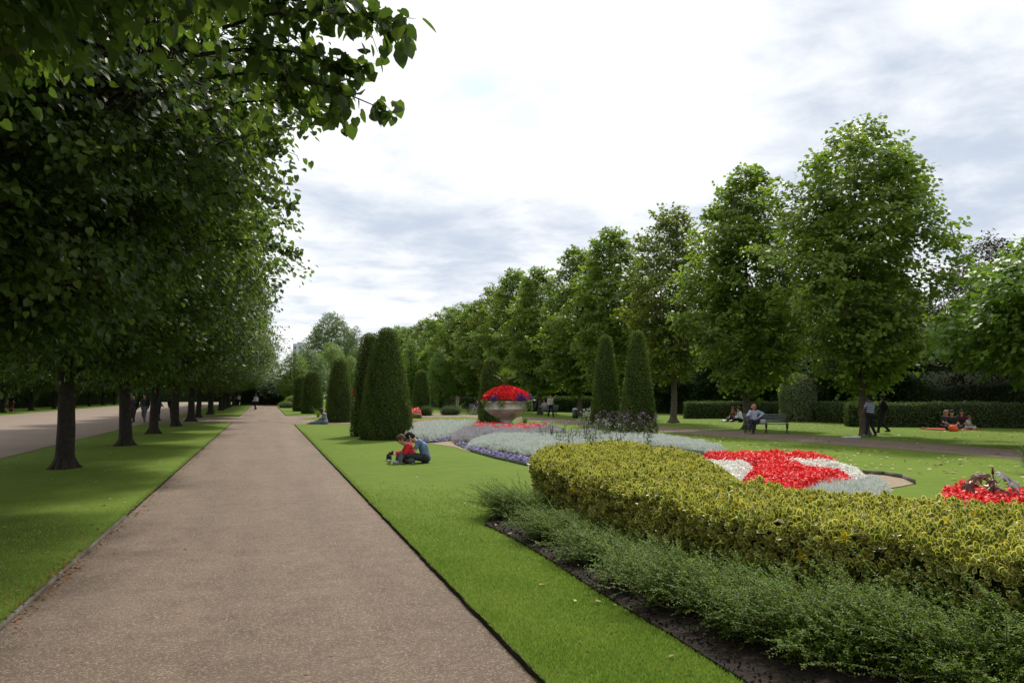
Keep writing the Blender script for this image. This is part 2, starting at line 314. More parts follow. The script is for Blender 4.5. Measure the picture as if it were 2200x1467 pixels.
# ------------------------------------------------------------ the ground
def sheet(name, pl, z, m, edge=None, z0=None):
    mb = MB()
    if z0 is None: mb.raw([(x, y, z) for x, y in pl], [list(range(len(pl)))] if area_signed(pl) > 0 else [list(range(len(pl)))[::-1]])
    else: mb.prism(pl, z0, z, 0)
    o = mb.build(name, [m]); o['kind'] = 'structure'; return o
def area_signed(pl): return sum(pl[i][0] * pl[(i + 1) % len(pl)][1] - pl[(i + 1) % len(pl)][0] * pl[i][1] for i in range(len(pl)))
PL, PR = -1.9, 1.66                                          # the main path's edges
sheet('ground', [(-600, -60), (600, -60), (600, 900), (-600, 900)], 0, M['grass'])
sheet('main_path', [(PL, -8), (PR, -8), (PR, 135), (PL, 135)], .008, M['path'])
sheet('broad_walk', [(-21, -8), (-7.0, -8), (-7.0, 190), (-21, 190)], .012, M['walk'])
sheet('cross_path', [(-30, 55), (2.6, 55), (2.6, 69), (-30, 69)], .004, M['path'])
sheet('cross_path', poly([(560, 903), (640, 912), (700, 911.5), (1000, 912), (1000, 905), (690, 905), (640, 900.5), (690, 896), (1000, 897), (1000, 893.5), (655, 893.5), (560, 893)]), .016, M['path'])
sidepts = [(2260, 993), (2000, 971), (1700, 948), (1500, 934), (1400, 925), (1300, 918), (1240, 913), (1150, 905), (1000, 896), (900, 890), (900, 885.5), (1000, 890), (1150, 896), (1240, 902.5), (1300, 907), (1400, 915), (1500, 921), (1700, 933), (2000, 953), (2260, 972)]
sheet('side_path', poly(sidepts), .006, M['path'])
rng = np.random.default_rng(1)
# raised lawns either side of the main path, with a ragged dark soil lip
def lawn_strip(name, x0, x1, y0, y1, inner):
    mb = MB(); ys = np.arange(y0, y1 + .01, .12); j = .008 * lump(ys * 0, ys, 5, 3) + rng.normal(0, .006, len(ys))
    xe = (x1 if inner == 'r' else x0) + j; xo = np.full(len(ys), x0 if inner == 'r' else x1)
    n = len(ys); V = np.concatenate([np.stack([xe, ys, np.full(n, -.01)], 1), np.stack([xe, ys, np.full(n, .045)], 1), np.stack([xe + (-.03 if inner == 'r' else .03), ys, np.full(n, .055)], 1), np.stack([xo, ys, np.full(n, .034 if 0 else .005)], 1)])
    i = np.arange(n - 1)
    for r in range(3):
        q = np.stack([i + r * n, i + r * n + 1, i + (r + 1) * n + 1, i + (r + 1) * n], 1)
        if inner == 'l': q = q[:, ::-1]
        mb.fl.append((q).ravel()); mb.fc.append(np.full(n - 1, 4)); mb.mi.append(np.full(n - 1, 1 if r == 0 else 0)); mb.rn.append(np.full(n - 1, .5))
    mb.v.append(V); mb.nv += len(V)
    o = mb.build(name, [M['grass'], M['soil']]); o['kind'] = 'structure'
lawn_strip('lawn', PL - 5.0, PL - .012, -8, 54.6, 'r'); lawn_strip('lawn', PR + .012, PR + 1.2, -8, 49.5, 'l')
lawn_strip('lawn', PL - 5.0, PL - .012, 69.6, 134, 'r'); lawn_strip('lawn', PR + .012, PR + 2.2, 71, 134, 'l')
mb = MB(); mb.box((PL + .004, 5.2, .022), (.018, 16, .07)); o = mb.build('metal_edging', M['steel']); tag(o, 'thin grey edging strip between the path and the shaded left lawn', 'edging')
# grass blades
def gz(x): return np.where(x > 0, np.interp(x, [PR, PR + .05, PR + 1.2], [.05, .055, .005]), np.interp(-x, [-PL, -PL + .05, -PL + 5.0], [.05, .055, .005]))
def blades(name, label, pl, n, h=.035, wd=.006, seed=0, z=.03, near=None):
    r = np.random.default_rng(seed); P = scatter(pl, n, r)
    if near: dd = np.linalg.norm(P, axis=1); P = P[r.random(len(P)) < np.minimum(1, near / dd) ** 2 * np.clip((17 - dd) / 8, 0, 1)]
    n = len(P); P3 = np.column_stack([P, gz(P[:, 0]) - .003]); a = r.uniform(0, 6.28, n)
    D = unit(np.column_stack([np.cos(a) * .5, np.sin(a) * .5, np.full(n, 1.0)]) + r.normal(0, .15, (n, 3)))
    Nn = np.column_stack([np.sin(a), -np.cos(a), np.zeros(n)]) + .01; mb = MB()
    s = h * r.uniform(.6, 1.3, n); leaves(mb, P3, D, Nn, s, TRI, np.clip(r.normal(.4, .22, n) + .15 * lump(P[:, 0], P[:, 1], 3, 4), 0, 1), wd / h * r.uniform(.8, 1.5, n))
    o = mb.build(name, M['grassblade']); tag(o, label, 'grass', None, 'stuff')
soil_pl = poly([(1040, 1128), (1105, 1160), (1180, 1205), (1265, 1262), (1350, 1315), (1440, 1368), (1520, 1420), (1600, 1470), (1760, 1600), (2700, 1600), (2700, 1250), (1700, 1180), (1150, 1065), (1075, 1100)])
lawnR = [(PR + .01, 2.2), (PR + .01, 16)] + poly([(930, 1010), (1100, 1050), (1060, 1110), (1040, 1128), (1105, 1160), (1180, 1205), (1265, 1262), (1350, 1315), (1440, 1368), (1520, 1420), (1600, 1470), (1640, 1560), (1300, 1560)])
blades('grass', 'short sunlit mown grass on the lawn strip right of the path', lawnR, 330000, .03, .008, 2, .03, 5)
blades('grass', 'short shaded grass on the left lawn beside the path', [(PL - 5, 4), (PL - .02, 4), (PL - .02, 22), (PL - 5, 22)], 130000, .03, .008, 3, .03, 8)
ys = 2 + 38 * rng.random(20000) ** 1.8; mb = MB(); xs = np.where(rng.random(20000) < .6, PR + .02 + rng.exponential(.022, 20000), PL - .02 - rng.exponential(.022, 20000))
D = unit(np.column_stack([rng.normal(0, .6, 20000) - .5 * np.sign(xs), rng.normal(0, .5, 20000), np.ones(20000)])); leaves(mb, np.column_stack([xs, ys, np.full(20000, .045)]), D, np.column_stack([rng.normal(size=(20000, 2)), np.zeros(20000)]), rng.uniform(.025, .06, 20000), TRI, np.clip(rng.normal(.4, .3, 20000), 0, 1), .18)
tag(mb.build('grass', M['grassblade']), 'ragged grass tufts leaning over both edges of the path', 'grass', None, 'stuff')
# fallen leaves
def litter(label, parts, m, seed, size=.06):
    r = np.random.default_rng(seed); mb = MB()
    for pl, n, z in parts:
        P = scatter(pl, n, r); k = len(P); a = r.uniform(0, 6.28, k)
        D = np.column_stack([np.cos(a), np.sin(a), r.normal(0, .12, k)]); leaves(mb, np.column_stack([P, np.full(k, z)]), D, np.column_stack([r.normal(0, .25, (k, 2)), np.ones(k)]), size * r.uniform(.6, 1.3, k), LEAF_D, r.random(k))
    tag(mb.build('fallen_leaves', m), label, 'fallen leaves', None, 'stuff')
litter('pale yellow fallen leaves scattered over the lawns on the right', [(poly([(1420, 930), (2260, 1000), (2260, 1060), (1900, 1010), (1550, 965), (1300, 935)]), 380, .03), (poly([(1400, 902), (2260, 920), (2260, 968), (1700, 930), (1400, 912)]), 480, .03), (poly([(1200, 900), (2260, 968), (2260, 990), (1200, 912)]), 120, .02), (poly([(1150, 905), (1300, 912), (1500, 950), (1300, 950), (1180, 925)]), 130, .03)], M['litter'], 5, .12)
litter('small pale leaves lying on the shaded lawn under the lime trees', [([(-6.8, 5), (-2, 5), (-2, 40), (-6.8, 40)], 420, .06), ([(1.8, 3), (3.2, 3), (4, 30), (1.8, 30)], 50, .045)], M['litter'], 6, .06)
litter('a few small dead leaves and bits lying on the main path', [([(PL, 3), (PR, 3), (PR, 45), (PL, 45)], 110, .014)], M['litter_orange'], 61, .035)
k = 900; r_ = np.random.default_rng(8); yy = np.where(r_.random(k) < .35, r_.normal(9.2, 1.2, k), r_.uniform(6, 40, k)); xx = PL + r_.normal(0.0, .07, k) + .05 * (yy > 12); mb = MB(); a = r_.uniform(0, 6.28, k)
leaves(mb, np.column_stack([xx, yy, np.where(xx < PL, .062, .02)]), np.column_stack([np.cos(a), np.sin(a), r_.normal(0, .3, k)]), np.column_stack([r_.normal(0, .4, (k, 2)), np.ones(k)]), r_.uniform(.02, .05, k), LEAF_D, r_.random(k))
tag(mb.build('fallen_leaves', M['litter_orange']), 'orange brown dead leaves gathered along the left edge of the path', 'fallen leaves', None, 'stuff')

# ------------------------------------------------------------ trees
def profile(z, z0, z1, zr, r, pt=.75, pb=.6):
    """crown radius at height z, widest (r) at zr"""
    t = np.where(z > zr, (z - zr) / (z1 - zr), (zr - z) / (zr - z0)); t = np.clip(t, 0, 1)
    return r * np.where(z > zr, (1 - t ** 1.6) ** pt, (1 - t ** 2) ** pb * .75 + .25 * (1 - t))
def make_tree(name, label, cat, seed, z0=2.6, z1=12.5, zr=5.5, r=5.2, pt=.75, trunk_r=.195, ncl=2600, nl=22, spray=.9, leaf=.13, tpl=LEAF_D, lm='lime', bark='bark', droop=.35, nlimb=16, group=None, lobes=.16, gap=.25, twigs=False, flat=.5, mask=None, inner=.38, boughs=()):
    rg = np.random.default_rng(seed); root = thing(name, label, cat, (0, 0, 0), 0, group)
    # trunk
    zt = z0 + (z1 - z0) * .82; zz = np.concatenate([[0, .12, .4, 1.0], np.linspace(1.8, zt, 10)])
    tr = trunk_r * np.interp(zz, [0, .12, .4, 1.2, z0, zt], [1.5, 1.25, 1.1, 1.0, .85, .12])
    tp = np.column_stack([.12 * np.sin(zz * .5 + seed) * (zz > .5) * np.minimum(zz / 3, 1), .12 * np.cos(zz * .6 + seed) * (zz > .5) * np.minimum(zz / 3, 1), zz]); tp[0, 2] = -.05
    mb = MB(); mb.tube(tp, tr, 12)
    for a in rg.uniform(0, 6.28, 5):                        # root flares
        mb.tube([(math.cos(a) * trunk_r * .5, math.sin(a) * trunk_r * .5, .35), (math.cos(a) * trunk_r * 1.3, math.sin(a) * trunk_r * 1.3, .08), (math.cos(a) * trunk_r * 2.4, math.sin(a) * trunk_r * 2.4, -.06)], [trunk_r * .5, trunk_r * .45, trunk_r * .2], 6)
    mb.build('trunk', M[bark], root, True)
    # cluster points
    ph = rg.uniform(0, 6.28, 8)
    def rad(z, a):
        b = 1 + lobes * (np.sin(3 * a + ph[0] + z * .8) + .8 * np.sin(5 * a + ph[1] - z * 1.3) + .7 * np.sin(z * 2.6 + ph[2] + 2 * a)) / 1.6
        return profile(z, z0, z1, zr, r, pt) * b
    zs = rg.uniform(z0, z1, ncl * 6); pr = profile(zs, z0, z1, zr, r, pt) / r; zs = zs[rg.random(len(zs)) < pr ** 1.25 + .02][:ncl]
    a = rg.uniform(0, 6.28, len(zs)); fr = rg.random(len(zs)) ** inner; rr = rad(zs, a) * fr
    C = np.column_stack([rr * np.cos(a), rr * np.sin(a), zs])
    g = lump(C[:, 0] + C[:, 2] * .7, C[:, 1] - C[:, 2] * .5, 1.5, seed + 9); keep = (g > np.quantile(g, gap * .5)) | (rg.random(len(g)) < .25)
    if mask is not None: keep &= mask(C)
    C, a, fr = C[keep], a[keep], fr[keep]; n = len(C)
    out = unit(np.column_stack([np.cos(a), np.sin(a), (C[:, 2] - zr) / (z1 - z0) * .9]) + rg.normal(0, .35, (n, 3)))
    # limbs
    bb = MB(); pts = []; 
    for i in range(nlimb):
        f = (i + .5) / nlimb; zb = z0 * .8 + (zt - z0 * .8) * f * .85; aa = i * 2.4 + rg.uniform(-.4, .4); ze = min(zb + rg.uniform(.6, 2.2) * (.5 + .5 * f), z1 - .6); re = float(rad(np.array(ze), np.array(aa))) * .82
        s = np.linspace(0, 1, 7); L0 = np.array([np.interp(zb, zz, tp[:, 0]), np.interp(zb, zz, tp[:, 1]), zb])
        P = L0[None] * (1 - s)[:, None] + np.array([re * math.cos(aa), re * math.sin(aa), ze])[None] * s[:, None]; P[:, 2] += .35 * re * .25 * np.sin(s * np.pi) ; P[1:, :2] += rg.normal(0, .1, (6, 2))
        rb = trunk_r * .36 * (1 - .5 * f); bb.tube(P, np.interp(s, [0, 1], [rb, rb * .18]), 6); pts.append(np.column_stack([P, np.interp(s, [0, 1], [rb, rb * .18])])[1:])
    pts = np.concatenate(pts)
    sub = rg.permutation(n)[: (n if twigs else min(n, 420))]
    for i in sub:
        d = pts[:, :3] - C[i]; k = np.argmin((d ** 2).sum(1) + 2 * np.maximum(d[:, 2], 0)); p = pts[k, :3]; q = C[i] + out[i] * spray * .5; mid = (p + C[i]) / 2 + np.array([0, 0, .12])
        L_ = np.linalg.norm(C[i] - p); bb.tube([p, mid, C[i], q], [min(.02, .35 * pts[k, 3] + .004) * (1 if twigs else 1.3), .011, .007, .003], 3 if twigs else 3)
    # leaves along drooping sprays
    m_ = n * nl; idx = np.repeat(np.arange(n), nl); t = rg.random(m_) ** .8
    side = unit(np.cross(out, rg.normal(size=(n, 3)) * .35 + np.array([0, 0, 1.])))
    lat = rg.normal(0, 1, m_) * spray * .26
    P = C[idx] + out[idx] * (t * spray - .35 * spray)[:, None] + side[idx] * lat[:, None] + rg.normal(0, .09 * spray, (m_, 3)) * np.array([1, 1, flat * 1.6]); P[:, 2] -= droop * spray * (t ** 2) * .5 + np.abs(lat) * droop * .5
    Fd = out[idx] * .7 + side[idx] * np.sign(lat)[:, None] * .8 + rg.normal(0, .45, (m_, 3)); Fd[:, 2] -= droop * 1.5
    Nn = np.column_stack([rg.normal(0, .55, (m_, 2)), np.ones(m_)]) + out[idx] * .5
    clr = rg.normal(.45, .13, n); rnd = np.clip(clr[idx] + rg.normal(0, .16, m_), 0, 1)
    mb = MB(); leaves(mb, P, Fd, Nn, leaf * rg.uniform(.65, 1.3, m_), tpl, rnd)
    for A, B, cnt in boughs:                                 # long boughs reaching out of the crown, leaves hanging off side twigs
        A = np.array(A); B = np.array(B); d = unit((B - A)[None])[0]; L_ = np.linalg.norm(B - A); s_ = np.linspace(0, 1, 8); Q = A + (B - A) * s_[:, None]; Q[:, 2] += .07 * L_ * np.sin(s_ * np.pi); bb.tube(Q, np.linspace(.014, .003, 8), 5)
        for q in range(int(cnt * .75)):
            t0 = rg.random() ** .8; c = np.array([np.interp(t0, s_, Q[:, k]) for k in range(3)]); o_ = unit((d * .8 + rg.normal(0, .5, 3) * (1, 1, .4))[None])[0]; tl = (.42 - .25 * t0) * rg.uniform(.5, 1.2); e_ = c + o_ * tl - (0, 0, .12 * tl); bb.tube([c, (c + e_) / 2 + (0, 0, .02), e_], [.004, .003, .0015], 3)
            k = int(4 + tl * 17); tt = rg.random(k); PP = c + (e_ - c) * tt[:, None] + rg.normal(0, .035, (k, 3)); FF = o_ * .5 + rg.normal(0, .5, (k, 3)); FF[:, 2] -= .7; leaves(mb, PP, FF, np.column_stack([rg.normal(0, .7, (k, 2)), np.ones(k)]), leaf * rg.uniform(.55, 1.15, k), tpl, np.clip(rg.normal(.45, .2, k), 0, 1))
    mb.build('crown', M[lm], root); bb.build('branches', M[bark], root)
    return root
PATHSIDE = 'lime trees in the row between the main path and the broad walk'
nums = ['nearest', 'second', 'third', 'fourth', 'fifth', 'sixth', 'seventh', 'eighth', 'ninth', 'tenth', 'eleventh', 'twelfth', 'thirteenth', 'fourteenth', 'fifteenth', 'sixteenth', 'seventeenth']
# two near trees with real leaf shapes; only what reaches over the picture carries full detail
LX = -4.55
def at_(px, py, dist, ty):                                  # a point as the photograph shows it, at that distance, relative to a lime trunk ty metres along
    q = RM @ np.array(((px - CX) / F * dist, (CY - py) / F * dist, -dist)); return (q[0] - LX, q[1] - ty, q[2] + H)
n0 = make_tree('lime_tree', 'closest lime tree, its large heart shaped leaves hanging over the top left corner', 'tree', 11, 2.9, 12.5, 5.6, 5.1, leaf=.088, ncl=3900, nl=40, spray=.8, tpl=LEAF_H, lm='lime', group=PATHSIDE, twigs=True, droop=.5, lobes=.12, mask=lambda C: (C[:, 1] > -1.5) | (C[:, 0] > 2), boughs=[(at_(a, b, d, 4.1), at_(a2, b2, d2, 4.1), c) for a, b, d, a2, b2, d2, c in ((480, 60, 5.2, 880, 62, 4.4, 30), (430, 170, 5.4, 815, 232, 4.7, 34), (450, 20, 5.6, 780, 40, 5.0, 26), (420, 120, 5.2, 770, 150, 4.9, 30), (380, 260, 5.8, 720, 235, 5.2, 24), (560, -60, 5.4, 800, 10, 5.2, 20))])
n0.location = (LX, 4.1, 0)
n1 = make_tree('lime_tree', 'second lime tree from the camera, leafy boughs over the left lawn, trunk out of view', 'tree', 12, 2.5, 12.8, 5.4, 4.75, leaf=.088, ncl=4300, nl=40, spray=.85, tpl=LEAF_H, lm='lime', group=PATHSIDE, twigs=True, droop=.5, boughs=[(at_(a, b, d, 13.1), at_(a2, b2, d2, 13.1), c) for a, b, d, a2, b2, d2, c in ((430, 330, 10, 655, 275, 9.2, 26), (430, 300, 10, 640, 335, 9.6, 22), (450, 420, 12, 635, 445, 11.4, 26), (450, 200, 9.5, 690, 170, 9, 26), (450, 520, 13, 640, 545, 12.5, 24))])
n1.location = (LX, 13.1, 0)
va = make_tree('lime_tree', 'first lime tree whose thick dark trunk stands in view on the left lawn', 'tree', 21, 2.4, 12.6, 5.2, 4.8, ncl=4200, nl=26, leaf=.13, tpl=LEAF_D, group=PATHSIDE, droop=.45)
va.location = (LX, 22.1, 0)
vb = make_tree('lime_tree', 'second lime tree behind the thick trunk on the left lawn', 'tree', 22, 2.4, 12.2, 5.2, 4.8, ncl=3900, nl=26, leaf=.14, group=PATHSIDE, droop=.45)
vb.location = (LX, 31.1, 0)
for k in range(2, 15):
    s = rng.uniform(.93, 1.04); nm = ['', '', 'third', 'fourth', 'fifth', 'sixth', 'seventh', 'eighth', 'ninth', 'tenth', 'eleventh', 'twelfth', 'thirteenth', 'fourteenth', 'fifteenth'][k]
    copy_tree((va, vb)[k % 2], (LX + rng.normal(0, .12), 22.1 + 9 * k, 0), rng.uniform(0, 6.28), s, nm + ' lime trunk from the front in the row left of the path')
OUT = 'lime trees on the far side of the broad walk'
first = True
for k in range(-1, 12):
    nm = 'lime tree across the broad walk, ' + ['leftmost and nearest', 'second', 'third', 'fourth', 'fifth', 'sixth', 'seventh', 'eighth', 'ninth', 'tenth', 'eleventh', 'twelfth', 'thirteenth'][k + 1] + (' of the far row' if k < 0 else ' from the left in the far row')
    t = copy_tree((vb, va)[k % 2], (-24.5, 60 + 10.5 * k, 0), rng.uniform(0, 6.28), rng.uniform(.9, 1.0), nm); t['group'] = OUT
# the row on the right, taller narrow crowns
RG = 'tall trees in the row beyond the side path'
ta = make_tree('tulip_tree', 'tallest looking leafy tree on the right with people standing at its trunk', 'tree', 31, 1.9, 13.7, 7.0, 3.6, pt=.55, ncl=2000, nl=26, leaf=.17, tpl=LEAF_L, lm='tulip', bark='bark_pale', group=RG, droop=.25, gap=.75, lobes=.3, inner=.5)
tb = make_tree('tulip_tree', 'tree rising straight behind the man on the bench', 'tree', 32, 1.8, 13.5, 6.0, 3.0, pt=.62, ncl=1500, nl=26, leaf=.18, tpl=LEAF_L, lm='tulip', bark='bark_pale', group=RG, droop=.25, gap=.75, lobes=.3, inner=.5)
tc_ = make_tree('tulip_tree', 'sparser yellowing tree behind the two slim clipped cones', 'tree', 33, 2.4, 13.7, 7.0, 2.8, pt=.62, ncl=1150, nl=24, leaf=.17, tpl=LEAF_L, lm='yellowy', bark='bark_pale', group=RG, droop=.25, gap=.7, lobes=.25, inner=.5)
td = make_tree('tulip_tree', 'bright green low spreading tree at the right edge above the picnic', 'tree', 34, 1.9, 7.6, 4.0, 4.6, pt=.6, ncl=2300, nl=26, leaf=.17, tpl=LEAF_L, lm='bright', bark='bark_pale', group=RG, droop=.3, gap=.5, lobes=.2, inner=.5)
RX = 24.7
p = plane(1858, 936); ta.location = p; ta.rotation_euler[2] = 0.6
p = plane(1607, 922); tb.location = p; tb.rotation_euler[2] = 1.9
p = plane(1447, 908); tc_.location = p
td.location = (RX + 1.6, 20.3, 0)
rl = ['fourth tree of the right row, its trunk behind the pair of slim cones', 'fifth tree of the right row, dark trunk right of the stone urn', 'sixth tree of the right row, just right of the stone urn']
for k in range(3, 16):
    y = 30.1 + 8.2 * k; s = rng.uniform(.96, 1.05)
    lab = rl[k - 3] if k < 6 else ['seventh', 'eighth', 'ninth', 'tenth', 'eleventh', 'twelfth', 'thirteenth', 'fourteenth', 'fifteenth', 'sixteenth'][k - 6] + ' tree of the right row counting from the bench towards the distance'
    t = copy_tree((ta, tb, tc_, tb, ta)[k % 5] if k not in (3, 4, 5) else tb, (RX - .5 + rng.normal(0, .3), y, 0), rng.uniform(0, 6.28), (s, s, s * rng.uniform(.95, 1.04)), lab)
# woodland behind the right hedge, dark
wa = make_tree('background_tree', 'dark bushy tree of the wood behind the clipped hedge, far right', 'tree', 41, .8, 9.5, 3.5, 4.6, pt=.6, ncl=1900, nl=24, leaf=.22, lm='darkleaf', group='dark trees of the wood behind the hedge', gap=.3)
wa.location = (42, 30, 0)
WL = ['right of the domed bush', 'above the seated picnic group', 'behind the tall right tree', 'behind the domed bush', 'above the end of the low hedge', 'behind the bench', 'left of the bench', 'behind the slim cones', 'between slim cones and urn', 'right behind the urn', 'behind the urn', 'left behind the urn', 'beyond the palm', 'deep behind the urn avenue', 'at the far end of the avenue']
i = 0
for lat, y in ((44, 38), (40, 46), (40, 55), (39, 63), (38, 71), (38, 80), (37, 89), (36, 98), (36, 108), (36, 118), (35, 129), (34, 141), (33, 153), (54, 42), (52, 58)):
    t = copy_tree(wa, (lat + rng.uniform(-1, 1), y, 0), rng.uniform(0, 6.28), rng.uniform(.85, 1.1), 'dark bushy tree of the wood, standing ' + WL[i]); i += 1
rt = make_tree('copper_tree', 'reddish dark tree showing above the bright tree at the right edge', 'tree', 43, 2, 14.5, 7, 4.5, ncl=1300, nl=22, leaf=.2, lm='redleaf', gap=.6)
q_ = RM @ np.array(((2135 - CX) / F * 47, 0, -47.)); rt.location = (q_[0], q_[1], 0); rt.scale = (.8, .8, .75)
ua = make_tree('background_tree', 'mid green background tree left of the far end of the right row', 'tree', 44, 1.2, 11, 4.5, 4.8, ncl=2000, nl=24, leaf=.24, lm='bright', group='mid green trees closing the far view')
ua.location = plane(885, 868)
def far_tree(lm, seed, label, px, dist, top, halfw, z0=.5, src=None, tpl=LEAF_D, zr=.42, **kw):
    p = Vector(RM @ np.array(((px - CX) / F * dist, 0, -dist))); p.z = 0; zt = H + (846 - top) * dist / F; rr = halfw * dist / F
    t = make_tree('background_tree', label, 'tree', seed, z0, zt, zt * zr, rr, ncl=kw.get('ncl', 1500), nl=20, spray=rr * .22, leaf=rr * .05, tpl=tpl, lm=lm, gap=.35, lobes=.14, nlimb=8)
    t.location = p; return t
far_tree('palegreen', 51, 'large pale rounded tree far behind, tallest above the clipped cones', 712, 190, 672, 66, 4, ncl=1900)
far_tree('palegreen', 52, 'pale tree right of the large rounded tree in the distance', 765, 185, 700, 30, 3)
far_tree('willow', 53, 'yellow green willow like tree below the large pale tree', 712, 150, 735, 45)
far_tree('palegreen', 54, 'silvery green tree left of the clipped cones in the distance', 668, 135, 748, 42)
far_tree('palegreen', 55, 'silvery green tree right of the yellow green one', 768, 150, 738, 32)
far_tree('tulip', 56, 'mid green tree beyond the end of the path', 632, 128, 750, 36)
far_tree('willow', 57, 'bright tree directly behind the medium clipped cone', 755, 120, 765, 30)
far_tree('bright', 58, 'bright green tree right of the biggest clipped cone', 885, 118, 728, 34)
far_tree('darkleaf', 59, 'dark evergreen tree where the path ends', 588, 132, 818, 34, .1)
far_tree('darkleaf', 60, 'dark low evergreen closing the path on the left', 625, 140, 800, 30, .1)
far_tree('tulip', 61, 'mid green tree between big clipped cone and the right row', 925, 150, 742, 36)
far_tree('bright', 62, 'light green tree in front of the right row near the palm', 948, 100, 742, 30)
far_tree('palegreen', 63, 'pale tree far left over the lime row end', 560, 170, 735, 50)

# ------------------------------------------------------------ clipped yews, hedges, shrubs
def surf_leaves(mb, P, Nn, rg, size, tpl=LEAF_D, n=1, jit=.03, up=.5, spread=.6, wid=1.0, mean=.4):
    P = np.repeat(P, n, 0); Nn = np.repeat(Nn, n, 0); k = len(P)
    Fd = Nn * .6 + rg.normal(0, spread, (k, 3)) + np.array([0, 0, up]); P = P + rg.normal(0, jit, (k, 3))
    rnd = np.clip(mean + .16 * lump(P[:, 0] * 3 + P[:, 2], P[:, 1] * 3 - P[:, 2], 1.6, 5) + rg.normal(0, .17, k), 0, 1)
    leaves(mb, P, Fd, Nn + rg.normal(0, .4, (k, 3)), size * rg.uniform(.6, 1.4, k), tpl, rnd, wid)
def revolve_bush(name, label, cat, loc, prof, seed, lm, dens=900, size=.06, group=None, rough=.03, jit=.03, shaggy=0.0):
    """prof: (radius, height) pairs from the ground up"""
    rg = np.random.default_rng(seed); prof = np.array(prof, float); seg = np.diff(prof, axis=0); L_ = np.hypot(seg[:, 0], seg[:, 1]); ar = L_ * (prof[1:, 0] + prof[:-1, 0]) * np.pi
    n = int(dens * ar.sum()); k = rg.choice(len(ar), n, p=ar / ar.sum()); t = rg.random(n); r = prof[k, 0] + t * seg[k, 0]; z = prof[k, 1] + t * seg[k, 1]; a = rg.uniform(0, 6.28, n)
    nr = seg[k, 1] / L_[k]; nz = -seg[k, 0] / L_[k]; r = r * (1 + rough * lump(a * 2, z * 2, 2.2, seed)) + rg.normal(0, .012, n) + shaggy * rg.exponential(.05, n)
    P = np.column_stack([r * np.cos(a), r * np.sin(a), z]); Nn = np.column_stack([nr * np.cos(a), nr * np.sin(a), nz]); mb = MB()
    surf_leaves(mb, P, Nn, rg, size, jit=jit, spread=.75)
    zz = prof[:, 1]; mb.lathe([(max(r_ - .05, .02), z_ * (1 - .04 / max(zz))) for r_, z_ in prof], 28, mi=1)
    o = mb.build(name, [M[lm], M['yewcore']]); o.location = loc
    return tag(o, label, cat, group)
def cone_prof(rb, rt, h, n=12, bulge=.08):
    pr = [(rb * .93, 0), (rb, .25)]
    for i in range(1, n): t = i / n; pr.append((rb + (rt - rb) * t + bulge * rb * math.sin(math.pi * t), .25 + (h - .25 - rt * .75) * t))
    for a in (0, 25, 50, 72, 88): pr.append((rt * math.cos(R(a)), h - rt * .75 + rt * .75 * math.sin(R(a))))
    return pr
CY_ = 'yews clipped into tall cones'
def cone(px, py, top, wpx, tpx, label, seed, slim=False, dens=1100, size=.055):
    p = plane(px, py); s = scale_at(p); h = topz(p, top); rb = wpx / s / 2; p = p + Vector((math.sin(YAW), math.cos(YAW), 0)) * rb
    ring = [(p.x + (rb * 1.1 + .03 * math.sin(7 * a_)) * math.cos(a_), p.y + (rb * 1.1 + .03 * math.cos(5 * a_)) * math.sin(a_)) for a_ in np.linspace(0, 6.28, 29)[:-1]]; sheet('bed_soil', ring, .062 if p.x < 3 else .009, M['soil'])
    return revolve_bush('clipped_yew_cone', label, 'topiary', p, cone_prof(rb, tpx / s / 2, h, bulge=.05 if slim else .1), seed, 'yew', dens, size, CY_, rough=.03, shaggy=.45)
cone(821, 946, 701, 110, 36, 'biggest clipped yew cone, standing behind the seated couple', 71, dens=2300, size=.045)
cone(787, 938, 714, 76, 34, 'tall clipped yew cone half hidden behind the left side of the biggest one', 72)
cone(722, 908, 769, 55, 26, 'medium clipped yew cone behind the lone sitting person', 73)
cone(665, 889, 796, 44, 26, 'smaller distant clipped yew cone beside the path, in front of its twin', 74, dens=800, size=.07)
cone(642, 884, 806, 32, 20, 'smallest distant clipped yew cone, leftmost of all', 75, dens=800, size=.07)
cone(903, 886, 795, 38, 20, 'clipped yew cone right of the biggest one, above a red flower bed', 76, dens=800, size=.07)
cone(1058, 910, 768, 58, 34, 'clipped yew cone behind the stone urn', 77, dens=900, size=.07)
cone(1306, 926, 719, 64, 20, 'left one of the two slim clipped cones right of the urn', 78, True, 1500)
cone(1377, 936, 708, 76, 20, 'right one of the two slim clipped cones, nearest the bench', 79, True, 1500)
p = plane(1715, 905); s = scale_at(p); hh = topz(p, 803); rr = 36 / s
revolve_bush('domed_bush', 'big dome shaped clipped bush right of the bench', 'bush', p, [(rr * .94, 0), (rr, .5), (rr * 1.03, hh * .5)] + [(rr * 1.03 * math.cos(R(a)), hh * .56 + hh * .44 * math.sin(R(a))) for a in (0, 20, 40, 60, 75, 88)], 81, 'pale_dome', 700, .08)
p = plane(1005, 873); 
